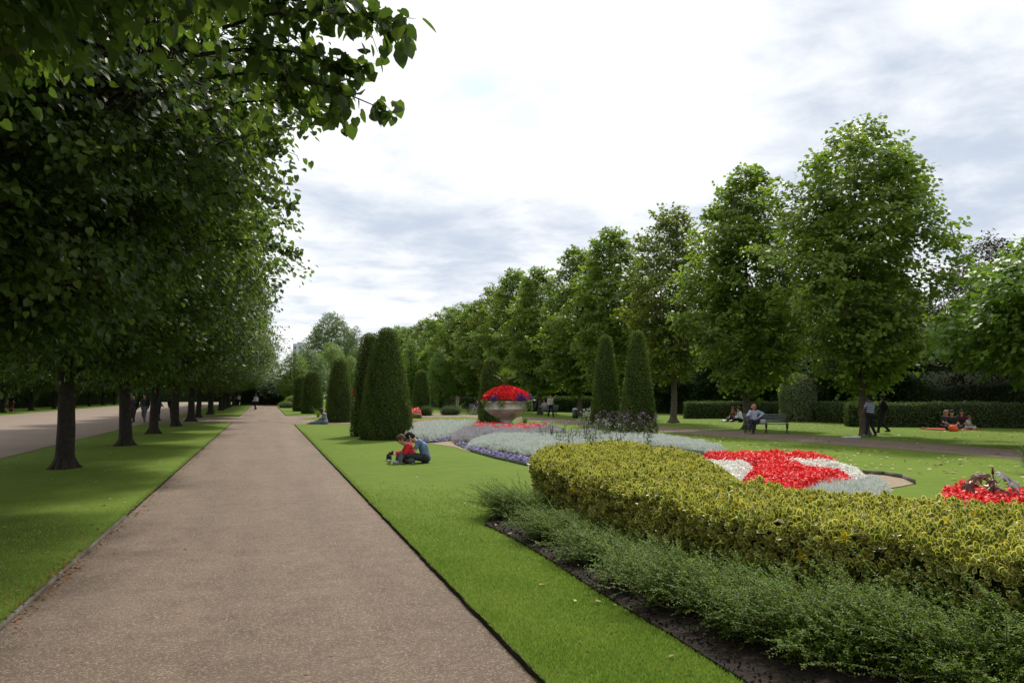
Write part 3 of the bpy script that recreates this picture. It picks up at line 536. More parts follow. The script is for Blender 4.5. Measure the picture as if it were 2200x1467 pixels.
def hedge(name, label, pts, width, h, seed, lm, dens=420, size=.07, group=None, z0=0):
    """clipped hedge along a polyline of ground points"""
    rg = np.random.default_rng(seed); mb = MB()
    for a, b in zip(pts[:-1], pts[1:]):
        a = np.array(a[:2], float); b = np.array(b[:2], float); d = b - a; L_ = np.linalg.norm(d); d /= L_; nrm = np.array((-d[1], d[0])); ang = math.atan2(d[1], d[0]); c = (a + b) / 2
        for (w0, n3, ln, kind) in ((0, (0, 0, 1), L_ * width, 't'), (-1, -nrm, L_ * h, 's'), (1, nrm, L_ * h, 's'), (-1, -d, width * h, 'e'), (1, d, width * h, 'e')):
            n = int(dens * ln)
            if kind == 't': P2 = a + d * (rg.random(n) * L_)[:, None] + nrm * (rg.uniform(-.5, .5, n) * width)[:, None]; z = np.full(n, h); N3 = np.tile((0, 0, 1.), (n, 1))
            elif kind == 's': P2 = a + d * (rg.random(n) * L_)[:, None] + nrm * (w0 * width / 2); z = rg.random(n) * h; N3 = np.tile((*n3, .1), (n, 1))
            else: P2 = (a if w0 < 0 else b) + nrm * (rg.uniform(-.5, .5, n) * width)[:, None]; z = rg.random(n) * h; N3 = np.tile((*n3, .1), (n, 1))
            P = np.column_stack([P2, z]); P[:, 2] += .05 * h * lump(P[:, 0], P[:, 1], 2.2, seed) * (z / h); P += N3 * (.04 * lump(P[:, 0] * 2 + z, P[:, 1] * 2 - z, 1.5, seed + 1) + .02)[:, None]
            surf_leaves(mb, P, N3, rg, size)
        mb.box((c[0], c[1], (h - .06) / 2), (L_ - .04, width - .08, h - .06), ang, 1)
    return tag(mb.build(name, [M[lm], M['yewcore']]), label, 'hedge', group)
g = lambda x, y: tuple(plane(x, y))
back = Vector((math.sin(YAW), math.cos(YAW), 0))
def off(p, d): return tuple(Vector(p) + back * d)
HG = 'low clipped hedges behind the bench and the picnic'
hedge('low_hedge', 'low clipped hedge left of the bench beside the tree trunk', [off(g(1478, 899), .7), off(g(1600, 899), .7)], 1.4, 1.15, 91, 'privet', group=HG)
hedge('low_hedge', 'low clipped hedge between the bench man and the domed bush', [off(g(1622, 900), .7), off(g(1690, 901), .7)], 1.4, 1.15, 92, 'privet', group=HG)
hedge('low_hedge', 'short low hedge piece left of the striped standing person', [off(g(1782, 907), .7), off(g(1840, 910), .7)], 1.3, 1.2, 93, 'privet', group=HG)
hedge('low_hedge', 'long low clipped hedge behind the picnic group', [off(g(1838, 917), 1.1), off(g(2040, 919), 1.3), off(g(2300, 922), 1.3)], 1.4, 1.25, 94, 'privet', group=HG)
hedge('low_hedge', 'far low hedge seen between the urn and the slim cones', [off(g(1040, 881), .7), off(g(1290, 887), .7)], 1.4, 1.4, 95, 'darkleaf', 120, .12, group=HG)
hedge('low_hedge', 'far low hedge left of the stone urn', [off(g(925, 874), .7), off(g(1040, 878), .7)], 1.4, 1.3, 96, 'privet', 120, .12, group=HG)
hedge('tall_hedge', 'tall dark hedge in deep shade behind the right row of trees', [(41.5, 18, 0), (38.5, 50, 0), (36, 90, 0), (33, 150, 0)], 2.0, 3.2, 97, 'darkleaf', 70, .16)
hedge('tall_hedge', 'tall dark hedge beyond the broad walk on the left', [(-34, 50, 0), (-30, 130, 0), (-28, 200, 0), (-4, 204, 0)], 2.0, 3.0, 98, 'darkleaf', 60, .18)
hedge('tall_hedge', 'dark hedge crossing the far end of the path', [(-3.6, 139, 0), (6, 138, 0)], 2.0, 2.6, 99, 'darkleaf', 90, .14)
for i, (x, y) in enumerate(((-40, 66), (-44, 90), (-38, 104), (-42, 120), (-38, 138), (-36, 156), (-32, 175), (-20, 205), (-8, 200))):
    copy_tree(wa, (x, y, 0), i * 1.3, rng.uniform(.95, 1.15), 'dark tree beyond the broad walk, ' + ['leftmost', 'second from the left', 'third from the left', 'fourth from the left', 'fifth from the left', 'sixth from the left', 'seventh from the left', 'eighth from the left', 'last before the path end'][i])
def shrub(label, px, py, r, h, lm, seed, size=.06, dens=500):
    return revolve_bush('round_shrub', label, 'shrub', plane(px, py) + back * r, [(r * .85, 0), (r, h * .3)] + [(r * math.cos(R(a)), h * .4 + h * .6 * math.sin(R(a))) for a in (10, 30, 50, 70, 86)], seed, lm, dens, size, rough=.12, jit=.06, shaggy=1)
shrub('small yellowish shrub at the foot of the smallest distant cone', 626, 875, 1.1, 1.5, 'willow', 101)
shrub('grey green low shrub left of the smallest distant cone', 612, 877, 1.0, .8, 'palegreen', 102)
shrub('dark green plant clump in the bed right of the biggest cone', 915, 893, .5, .8, 'bedgreen', 103)
shrub('dark purple flowering clump left of the urn', 966, 892, .8, .75, 'bedgreen', 104)
shrub('ivy like dark green plant at the left foot of the urn', 1052, 912, .45, 1.3, 'yew', 105)

# ------------------------------------------------------------ flower beds
def bed(name, label, pl, h, lm, kind, n, seed, size=.06, core='bedgreen', lumpy=.25, group=None, mean=.5, soft=.25):
    rg = np.random.default_rng(seed); P = scatter(pl, int(n * area(pl)), rg); k = len(P); e = np.clip(edge_dist(P, pl) / soft, 0, 1) ** .5
    z = h * e * (1 + lumpy * lump(P[:, 0], P[:, 1], 4.5, seed)); mb = MB(); P3 = np.column_stack([P, z])
    if kind == 'flower':
        Nn = np.column_stack([rg.normal(0, .6, (k, 2)), np.ones(k)]); a = rg.uniform(0, 6.28, k); Fd = np.column_stack([np.cos(a), np.sin(a), rg.normal(.1, .5, k)])
        P3 = P3 - Fd * size * .4; P3[:, 2] += rg.normal(0, .025, k); leaves(mb, P3, Fd, Nn, size * rg.uniform(.6, 1.3, k), LEAF_Q, np.clip(rg.normal(mean, .25, k), 0, 1))
    elif kind == 'tuft':
        nb = 9; idx = np.repeat(np.arange(k), nb); q = rg.normal(0, .75, (len(idx), 3)); q[:, 2] = np.abs(q[:, 2]) + .35; B = P3[idx]; B[:, 2] = B[:, 2] * rg.uniform(.4, .85, len(idx))
        leaves(mb, B, q, rg.normal(size=(len(idx), 3)), size * rg.uniform(.6, 1.4, len(idx)), BLADE, np.clip(rg.normal(mean, .22, len(idx)), 0, 1), .22)
    c = np.mean(pl, 0); inner = [tuple(c + (np.array(q) - c) * .97) for q in pl]
    mb.prism(inner, 0, h * .5, 1)
    if area_signed(pl) < 0: pass
    return tag(mb.build(name, [M[lm], M[core]]), label, 'flower bed', group, 'stuff')
M['silvercore'] = varied('silver_core', (.14, .17, .14), (.22, .25, .21), 18, .9)
def P_(pts, z=.1): return poly(pts, z)
# scroll beds round the urn
bed('red_flowers', 'thin red flower strip right behind the biggest cone', P_([(878, 908), (900, 904), (960, 903), (1010, 906), (1010, 911), (940, 910), (880, 913)], .2), .22, 'red', 'flower', 420, 201)
bed('silver_foliage', 'silver foliage band right of the biggest clipped cone', P_([(870, 916), (940, 910), (1030, 911), (1010, 922), (975, 932), (930, 941), (872, 938)], .18), .3, 'silver', 'tuft', 110, 202, .2, 'silvercore')
bed('purple_pansies', 'purple pansy strip directly behind the couple', P_([(868, 936), (925, 938), (972, 934), (972, 944), (935, 949), (905, 949), (868, 946)], .05), .12, 'purple', 'flower', 420, 203, .05)
bed('lavender_flowers', 'grey lilac flower clump below the left side of the urn', P_([(975, 938), (985, 922), (1030, 918), (1100, 920), (1170, 920), (1205, 925), (1210, 936), (1130, 936), (1040, 938), (1010, 948), (978, 947)], .1), .2, 'grey', 'tuft', 130, 204, .2, 'bedgreen', mean=.6)
bed('red_flowers', 'ring of red flowers around the foot of the urn', P_([(1005, 916), (1010, 910), (1050, 911), (1100, 913), (1150, 913), (1180, 914), (1182, 921), (1150, 926), (1090, 925), (1040, 922), (1008, 921)], .22), .30, 'red', 'flower', 230, 205, .06)
bed('silver_foliage', 'long mounded silver foliage bed in front of the urn', P_([(1002, 962), (1012, 948), (1050, 938), (1130, 936), (1190, 938), (1300, 934), (1420, 938), (1500, 950), (1560, 966), (1520, 972), (1440, 960), (1330, 955), (1200, 960), (1160, 968), (1150, 978), (1110, 970), (1050, 962)], .08), .2, 'silver', 'tuft', 300, 206, .1, 'silvercore', .35)
bed('purple_pansies', 'purple pansy border along the front edge of the silver bed', P_([(975, 953), (1000, 955), (1050, 972), (1105, 983), (1150, 990), (1165, 1003), (1130, 998), (1060, 982), (1010, 968)], .03), .13, 'purple', 'flower', 900, 207, .042)
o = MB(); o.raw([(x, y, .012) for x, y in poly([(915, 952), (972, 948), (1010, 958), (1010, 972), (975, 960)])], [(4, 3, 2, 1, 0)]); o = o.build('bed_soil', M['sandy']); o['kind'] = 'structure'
bed('grey_flower_haze', 'wispy grey green plants between the silver mounds and the slim cones', P_([(1180, 935), (1260, 925), (1300, 930), (1330, 945), (1260, 955), (1180, 948)], .12), .2, 'silver', 'tuft', 130, 208, .13, 'bedgreen', mean=.3)
# red and white bed
bed('red_begonias', 'back scarlet begonia band of the red and white bed', P_([(1500, 977), (1560, 972), (1660, 974), (1760, 976), (1800, 984), (1810, 992), (1740, 986), (1670, 988), (1620, 994), (1560, 992), (1500, 984)], .24), .28, 'red', 'flower', 2300, 210, .038, 'red')
bed('white_begonias', 'white begonia patch on the left of the red and white bed', P_([(1498, 985), (1520, 985), (1560, 993), (1622, 995), (1606, 1016), (1580, 1040), (1520, 1020)], .22), .26, 'white', 'flower', 2300, 211, .036, 'white')
bed('red_begonias', 'front scarlet begonia patch reaching down to the yellow hedge', P_([(1612, 1000), (1640, 990), (1700, 990), (1720, 1000), (1790, 1010), (1830, 1018), (1842, 1032), (1800, 1036), (1740, 1040), (1690, 1052), (1620, 1050), (1585, 1030)], .24), .28, 'red', 'flower', 2300, 212, .038, 'red')
bed('white_begonias', 'curved white begonia band on the right of the red and white bed', P_([(1668, 990), (1700, 991), (1790, 995), (1812, 999), (1850, 1006), (1875, 1020), (1868, 1040), (1845, 1034), (1830, 1020), (1780, 1009), (1700, 1000)], .22), .27, 'white', 'flower', 2300, 213, .036, 'white')
bed('silver_foliage', 'silver foliage in front of the red and white bed, by the yellow hedge', P_([(1720, 1050), (1770, 1036), (1840, 1034), (1870, 1022), (1895, 1030), (1910, 1048), (1880, 1075), (1740, 1075)], .14), .2, 'silver', 'tuft', 420, 214, .11, 'silvercore')
mb = MB(); pts = [g(1850, 1018), g(1900, 1021), g(1940, 1028), g(1966, 1040)]
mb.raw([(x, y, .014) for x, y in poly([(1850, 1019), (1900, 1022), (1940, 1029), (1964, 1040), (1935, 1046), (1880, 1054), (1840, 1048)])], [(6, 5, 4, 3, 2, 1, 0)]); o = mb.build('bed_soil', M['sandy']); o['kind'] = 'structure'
mb = MB(); P = np.array(pts)
for a_, b_ in zip(P[:-1], P[1:]):
    d = b_ - a_; mb.box(tuple((a_ + b_) / 2 + (0, 0, .045)), (np.linalg.norm(d), .03, .09), math.atan2(d[1], d[0]))
tag(mb.build('bed_edging', M['steel']), 'weathered board edging behind the bare end of the red and white bed', 'edging')
bed('red_begonias', 'red begonias beneath the castor oil plant at the right edge', P_([(1985, 1072), (2040, 1058), (2100, 1054), (2160, 1058), (2300, 1060), (2300, 1100), (2050, 1095), (1990, 1085)], .3), .38, 'red', 'flower', 1900, 215, .042, 'bedgreen')
# far left beds
bed('red_flowers', 'small red flower bed right of the distant cone', P_([(876, 881), (905, 880), (906, 887), (876, 887)], .4), .5, 'orange', 'flower', 200, 216, .09)
# verbena in front of the slim cones
def stems(name, label, pl, n, h0, h1, seed, headm, size=.05):
    rg = np.random.default_rng(seed); P = scatter(pl, n, rg); mb = MB()
    for x, y in P:
        h = rg.uniform(h0, h1); q = rg.normal(0, .07, 2); mb.tube([(x, y, 0), (x + q[0] * .5, y + q[1] * .5, h * .6), (x + q[0], y + q[1], h)], [.008, .006, .004], 3, 1)
        m_ = 7; c = np.array((x + q[0], y + q[1], h)) + rg.normal(0, .03, (m_, 3)); leaves(mb, c, rg.normal(size=(m_, 3)) + (0, 0, .6), rg.normal(size=(m_, 3)), size, LEAF_Q, rg.random(m_))
        m_ = 10; c = np.column_stack([np.full(m_, x), np.full(m_, y), rg.uniform(.05, h * .8, m_)]) + rg.normal(0, .04, (m_, 3)); leaves(mb, c, rg.normal(size=(m_, 3)) + (0, 0, .5), rg.normal(size=(m_, 3)), .11, BLADE, rg.random(m_), .3, 2)
    return tag(mb.build(name, [M[headm], M['stem'], M['bedgreen']]), label, 'flowers', None, 'stuff')
stems('verbena_flowers', 'tall dusky purple verbena in front of the slim clipped cones', poly([(1278, 930), (1345, 930), (1412, 938), (1412, 948), (1340, 945), (1278, 938)]), 105, .45, 1.05, 220, 'verbena', .055)
stems('tall_flowers', 'thin wispy flower stems rising behind the left end of the yellow hedge', poly([(1160, 945), (1250, 935), (1400, 952), (1400, 968), (1200, 966)]), 90, .45, .8, 221, 'grey', .03)
stems('pale_roses', 'pale pink flower stems left of the slim clipped cones', poly([(1250, 915), (1290, 913), (1290, 925), (1250, 925)]), 60, .6, 1.0, 222, 'grey', .05)

# ------------------------------------------------------------ stone urn
up = plane(1088, 922); us = scale_at(up); up = up + back * .6; UH = topz(up, 862); ur = 52 / scale_at(up)
urn = thing('stone_urn', 'wide fluted stone urn filled with red begonias', 'urn', up)
mb = MB(); z = UH
mb.lathe([(ur * .42, 0), (ur * .42, .14), (ur * .34, .18), (ur * .26, .28), (ur * .24, .4), (ur * .30, .46)], 40); mb.build('pedestal', M['stone'], urn, False)
mb = MB(); mb.lathe([(ur * .28, .46), (ur * .50, z - .78), (ur * .70, z - .62), (ur * .84, z - .46), (ur * .88, z - .41)], 96, flute=[0, .022, .022, .02, 0]); mb.build('bowl', M['stone'], urn)
mb = MB(); mb.lathe([(ur * .88, z - .41), (ur * .92, z - .40), (ur * .92, z - .35), (ur * .87, z - .33), (ur * .88, z - .1), (ur * .93, z - .07), (ur * 1.0, z - .05), (ur * 1.0, z), (ur * .93, z + .01), (ur * .9, z - .06)], 64); mb.build('rim', M['stone'], urn)
fl = thing('begonia_mound', 'domed mass of red begonias with blue lobelia filling the stone urn', 'flowers', up)
rg = np.random.default_rng(301); k = 9000; a = rg.uniform(0, 6.28, k); t = rg.random(k) ** .5; rr = ur * .98 * t; Z = UH + .02 + (topz(up, 833) - UH) * np.sqrt(np.clip(1 - t ** 2.2, 0, 1)) * (1 + .08 * lump(rr * np.cos(a), rr * np.sin(a), 5, 3))
P = np.column_stack([rr * np.cos(a), rr * np.sin(a), Z]); Nn = unit(np.column_stack([np.cos(a) * t, np.sin(a) * t, np.full(k, .8)]) + rg.normal(0, .35, (k, 3))); mb = MB()
leaves(mb, P, rg.normal(size=(k, 3)) + (0, 0, .2), Nn, .08 * rg.uniform(.6, 1.3, k), LEAF_Q, rg.random(k))
mb.lathe([(ur * .9, UH - .05)] + [(ur * .93 * math.cos(R(a_)), UH - .04 + (topz(up, 835) - UH) * math.sin(R(a_))) for a_ in (5, 25, 45, 65, 85)], 24, mi=1); mb.build('begonias', [M['red'], M['bedgreen']], fl)
mb = MB(); k = 900; a = rg.normal(R(-50) - YAW, .12, k); rr = ur * rg.uniform(.8, 1.02, k); P = np.column_stack([rr * np.cos(a), rr * np.sin(a), UH + .02 + np.abs(rg.normal(0, .15, k))]); leaves(mb, P, rg.normal(size=(k, 3)), rg.normal(size=(k, 3)), .06, LEAF_Q, rg.random(k))
for aa in (R(-5) - YAW, R(-118) - YAW): a = rg.normal(aa, .08, 300); rr = ur * rg.uniform(.85, 1.05, 300); P = np.column_stack([rr * np.cos(a), rr * np.sin(a), UH + .05 + np.abs(rg.normal(0, .12, 300))]); leaves(mb, P, rg.normal(size=(300, 3)), rg.normal(size=(300, 3)), .06, LEAF_Q, rg.random(300))
mb.build('lobelia', M['blue'], fl)
mb = MB()
for aa, n, dr in [(x, 14, .13) for x in np.linspace(0, 6.28, 24)] + [(R(-8) - YAW, 260, .55), (R(-30) - YAW, 120, .4), (R(-100) - YAW, 80, .35), (R(-150) - YAW, 120, .3)]:
    a = rg.normal(aa, .07, n); dz = rg.random(n) * dr; rr = ur * (1.0 + .05 * rg.random(n)); P = np.column_stack([rr * np.cos(a), rr * np.sin(a), UH + .06 - dz]); leaves(mb, P, rg.normal(0, .5, (n, 3)) - (0, 0, .5), rg.normal(size=(n, 3)), .08, LEAF_D, rg.random(n))
mb.build('trailing_foliage', M['palegreen'], fl)
# fan palm behind the mound, growing out of the urn
pm = thing('fan_palm', 'spiky fan palm rising from the middle of the stone urn', 'palm', up + Vector((0, .1, UH)))
mb = MB(); mb.tube([(0, 0, 0), (.02, 0, .5), (0, .02, .95)], [.09, .08, .06], 8); mb.build('trunk', M['bark'], pm)
for i, (az, el, ln) in enumerate(((20, 72, .6), (120, 66, .55), (170, 45, .6), (10, 42, .6), (250, 60, .5), (300, 48, .55), (200, 82, .65), (90, 55, .5), (340, 62, .6), (150, 30, .5), (40, 28, .5))):
    d = np.array((math.cos(R(az)) * math.cos(R(el)), math.sin(R(az)) * math.cos(R(el)), math.sin(R(el)))); c = np.array((0, 0, .95)) + d * ln * .8; mb = MB(); mb.tube([(0, 0, .93), tuple(c)], [.012, .008], 4)
    sd = unit(np.cross(d, (0, 0, 1.))[None])[0]; ups = np.cross(sd, d); n = 22; t = np.linspace(-1.5, 1.5, n); Fd = np.cos(t)[:, None] * d + np.sin(t)[:, None] * sd + ups[None] * .1
    leaves(mb, np.tile(c, (n, 1)), Fd, np.tile(ups, (n, 1)) + rg.normal(0, .1, (n, 3)), (.5 * (1 - .15 * np.abs(t))), BLADE, rg.random(n), .07); mb.build('frond', M['palmgreen'], pm)
# a second, distant urn
q = plane(753, 893); q = q + back * 1; s = scale_at(q); u2 = thing('stone_urn', 'distant small looking stone urn with red flowers right of the medium cone', 'urn', q); zt = topz(q, 853); r2 = 10 / s
mb = MB(); mb.lathe([(r2 * .5, 0), (r2 * .5, .2), (r2 * .3, .3), (r2 * .3, .5), (r2 * .8, zt - .4), (r2 * .95, zt - .25), (r2, zt - .05), (r2, zt)], 32); mb.build('bowl', M['stone'], u2)
k = 1200; a = rg.uniform(0, 6.28, k); t = rg.random(k) ** .5; P = np.column_stack([r2 * t * np.cos(a), r2 * t * np.sin(a), zt + .5 * (1 - t ** 2)]); mb = MB(); leaves(mb, P, rg.normal(size=(k, 3)), rg.normal(size=(k, 3)), .12, LEAF_Q, rg.random(k)); o = mb.build('begonia_mound', M['red']); o.location = q; tag(o, 'red flowers heaped in the distant urn', 'flowers')

# spiky plants and castor oil plant
def spiky(label, px, py, n, ln, m, seed, wid=.05, up_=.6):
    rg = np.random.default_rng(seed); p = plane(px, py); mb = MB(); a = rg.uniform(0, 6.28, n); Fd = np.column_stack([np.cos(a), np.sin(a), rg.uniform(up_ * .3, up_ * 3, n)])
    leaves(mb, np.tile((0, 0, .05), (n, 1)).astype(float), Fd, np.column_stack([-np.cos(a) * .5, -np.sin(a) * .5, np.ones(n)]), ln * rg.uniform(.7, 1.2, n), BLADE, rg.random(n), wid); o = mb.build('spiky_plant', M[m]); o.location = p; return tag(o, label, 'plant')
spiky('spiky pale green plant left of the urn among purple flowers', 985, 890, 60, 1.2, 'palegreen', 401, .04)
spiky('spiky plant at the edge of the distant lawn corner', 683, 898, 40, 1.0, 'palmgreen', 402, .05)
spiky('grassy plant at the right foot of the urn', 1128, 920, 70, .75, 'palegreen', 403, .05, 1)
spiky('spiky plant tip poking in at the right edge of the lawn', 2215, 1018, 60, .8, 'bedgreen', 404, .05)
cp = plane(2137, 1125); cst = thing('castor_oil_plant', 'castor oil plant with star shaped bronze leaves behind the yellow hedge', 'plant', cp); cs = scale_at(cp); hz = topz(cp, 1015)
mb = MB(); mb.tube([(0, 0, 0), (.01, 0, hz * .5), (0, 0, hz)], [.018, .014, .01], 6, cap=True); mb.tube([(0, 0, hz - .02), (0, 0, hz + .07)], [.02, .012], 6, cap=True); mb.build('stem', M['castor'], cst)
rt_ = np.array((math.cos(YAW), -math.sin(YAW), 0)); fw = np.array((math.sin(YAW), math.cos(YAW), 0))
def star(c, nrm, fwd, size, m, dx):
    mb = MB(); mb.tube([(0, 0, max(c[2] - .12, .1)), tuple((np.array((0, 0, c[2])) + c) / 2), tuple(c)], [.006, .005, .004], 4)
    nrm = np.array(nrm, float); nrm /= np.linalg.norm(nrm); f0 = np.array(fwd, float); f0 -= nrm * (f0 @ nrm); f0 /= np.linalg.norm(f0); s0 = np.cross(f0, nrm); t = np.linspace(-2.5, 2.5, 8)
    Fd = np.cos(t)[:, None] * f0 + np.sin(t)[:, None] * s0 - nrm * .28; leaves(mb, np.tile(c, (8, 1)), Fd, np.tile(nrm, (8, 1)), size * np.array([.6, .8, .95, 1, 1, .95, .8, .6]), LEAF_D, np.linspace(.2, .8, 8), .52); mb.build('leaf', M[m], cst)
for (dx, dy, dz, sz, m, nx) in ((-.20, .0, -.05, .17, 'castor', -.5), (-.13, -.05, -.02, .13, 'castor', -.3), (-.3, .05, -.16, .2, 'castor', -.9), (.10, -.02, -.01, .19, 'castorgrey', .2), (.2, -.05, -.09, .23, 'castorgrey', .3), (-.07, -.1, -.1, .12, 'castor', -.6), (.08, -.15, -.24, .18, 'castor', .3), (.3, .05, -.2, .2, 'castor', .6), (.02, .1, -.2, .2, 'castor', 0)):
    c = rt_ * dx + fw * dy + np.array((0, 0, hz + dz)); star(c, rt_ * nx - fw * .45 + np.array((0, 0, 1.)), rt_ * (1 if dx > 0 else -1) - fw * .2, sz, m, dx)

# ------------------------------------------------------------ yellow variegated hedge
EH = .74
epl = poly([(1146, 978), (1185, 962), (1330, 953), (1400, 962), (1500, 980), (1545, 1010), (1600, 1042), (1700, 1056), (1800, 1066), (1900, 1070), (1990, 1082), (2080, 1084), (2200, 1092), (2400, 1110), (2700, 1290), (2200, 1200), (2000, 1172), (1750, 1135), (1500, 1092), (1300, 1037), (1147, 991)], EH)
def euonymus():
    rg = np.random.default_rng(500); mb = MB(); root_P = []; root_N = []
    P = scatter(epl, int(340 * area(epl)), rg); e = edge_dist(P, epl); z = EH - .07 * (1 - np.clip(e / .1, 0, 1)) ** 2 + .035 * lump(P[:, 0], P[:, 1], 5, 7) + rg.normal(0, .026, len(P)); root_P.append(np.column_stack([P, z])); root_N.append(np.tile((0, 0, 1.), (len(P), 1)))
    a = np.array(epl); sgn = 1 if area_signed(epl) > 0 else -1
    for i in range(len(a)):
        p, q = a[i], a[(i + 1) % len(a)]; L_ = np.linalg.norm(q - p); d = (q - p) / L_; nr = np.array((d[1], -d[0])) * sgn
        n = int(L_ * EH * 210); t = rg.random(n); z = rg.random(n) ** .75 * EH * .97; inset = -.0 - .05 * (1 - z / EH) + .05 * lump(t * L_ * 3 + i, z * 5, 2, i + 3) - (rg.random(n) < .5) * rg.random(n) * .16
        root_P.append(np.column_stack([p + d * (t * L_)[:, None] + nr * inset[:, None], z])); root_N.append(np.tile((*nr, .15), (n, 1)))
    for i in range(len(a)):                                  # deeper layer of leaves seen through the gaps
        p, q = a[i], a[(i + 1) % len(a)]; L_ = np.linalg.norm(q - p); d = (q - p) / L_; nr = np.array((d[1], -d[0])) * sgn
        n = int(L_ * EH * 150); t = rg.random(n); z = rg.random(n) * EH * .9; root_P.append(np.column_stack([p + d * (t * L_)[:, None] - nr * rg.uniform(.1, .19, n)[:, None], z])); root_N.append(np.tile((*nr, .1), (n, 1)))
    P = np.concatenate(root_P); Nn = np.concatenate(root_N); ok = P[:, 1] > .3; P, Nn = P[ok], Nn[ok]; n = len(P); ax = unit(Nn + rg.normal(0, .5, (n, 3)) + (0, 0, .4))
    dist = np.linalg.norm(P[:, :2], axis=1); nl = 8; idx = np.repeat(np.arange(n), nl); ph = np.tile(np.arange(nl) * 2.4, n) + np.repeat(rg.uniform(0, 6.28, n), nl)
    b1 = unit(np.cross(ax, (.3, .5, .1))); b2 = np.cross(ax, b1); opn = np.tile(np.linspace(.25, 1.2, nl), n) + rg.normal(0, .15, n * nl)
    Fd = ax[idx] * np.cos(opn)[:, None] + (b1[idx] * np.cos(ph)[:, None] + b2[idx] * np.sin(ph)[:, None]) * np.sin(opn)[:, None]
    B = P[idx] - ax[idx] * (np.tile(np.linspace(0, .05, nl), n))[:, None]; Nl = ax[idx] * 1.0 + rg.normal(0, .15, (n * nl, 3))
    allyel = rg.random(n) < .012; r_ = np.clip(np.repeat(rg.normal(.36, .14, n) + .12 * lump(P[:, 0], P[:, 1], 3, 77), nl) + rg.normal(0, .14, n * nl), 0, .74); r_[np.repeat(allyel, nl)] = 1.0
    leaves(mb, B, Fd, Nl, np.repeat(rg.uniform(.75, 1.2, n), nl) * rg.uniform(.046, .078, n * nl), LEAF_V, r_, rg.uniform(.72, 1.0, n * nl))
    hd = thing('variegated_hedge', 'yellow and green variegated hedge filling the right foreground', 'hedge')
    mb.build('foliage', [M['euogreen'], M['euoyellow']], hd)
    c = np.mean(epl, 0); mb = MB(); inner = [tuple(np.array(q) + unit((c - np.array(q))[None])[0] * .2) for q in epl]; mb.prism(inner, 0, EH - .13)
    for i in range(260):                                    # bare stems in the shade under the leaves
        j = rg.integers(0, len(a)); p = a[j] + (a[(j + 1) % len(a)] - a[j]) * rg.random(); p = p + (c - p) / np.linalg.norm(c - p) * .16; mb.tube([(p[0], p[1], 0), (p[0] + rg.normal(0, .04), p[1] + rg.normal(0, .04), .35), (p[0] + rg.normal(0, .09), p[1] + rg.normal(0, .09), .62)], [.009, .007, .004], 4, 1)
    mb.build('stems', [M['yewcore'], M['stem']], hd)
euonymus()
# bed soil in front of it
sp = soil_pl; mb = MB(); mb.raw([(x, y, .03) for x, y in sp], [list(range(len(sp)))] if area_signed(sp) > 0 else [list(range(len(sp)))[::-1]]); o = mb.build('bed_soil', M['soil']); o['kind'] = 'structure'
rg = np.random.default_rng(55); P = scatter(soil_pl, 26000, rg); P = P[np.linalg.norm(P, axis=1) < 16]; k = len(P); mb = MB(); leaves(mb, np.column_stack([P, np.full(k, .032)]), rg.normal(size=(k, 3)) + (0, 0, .3), rg.normal(size=(k, 3)), rg.uniform(.008, .03, k), LEAF_Q, rg.random(k)); tag(mb.build('soil_crumbs', M['soil']), 'dark crumbly earth under the low green shrubs', 'soil', None, 'stuff')

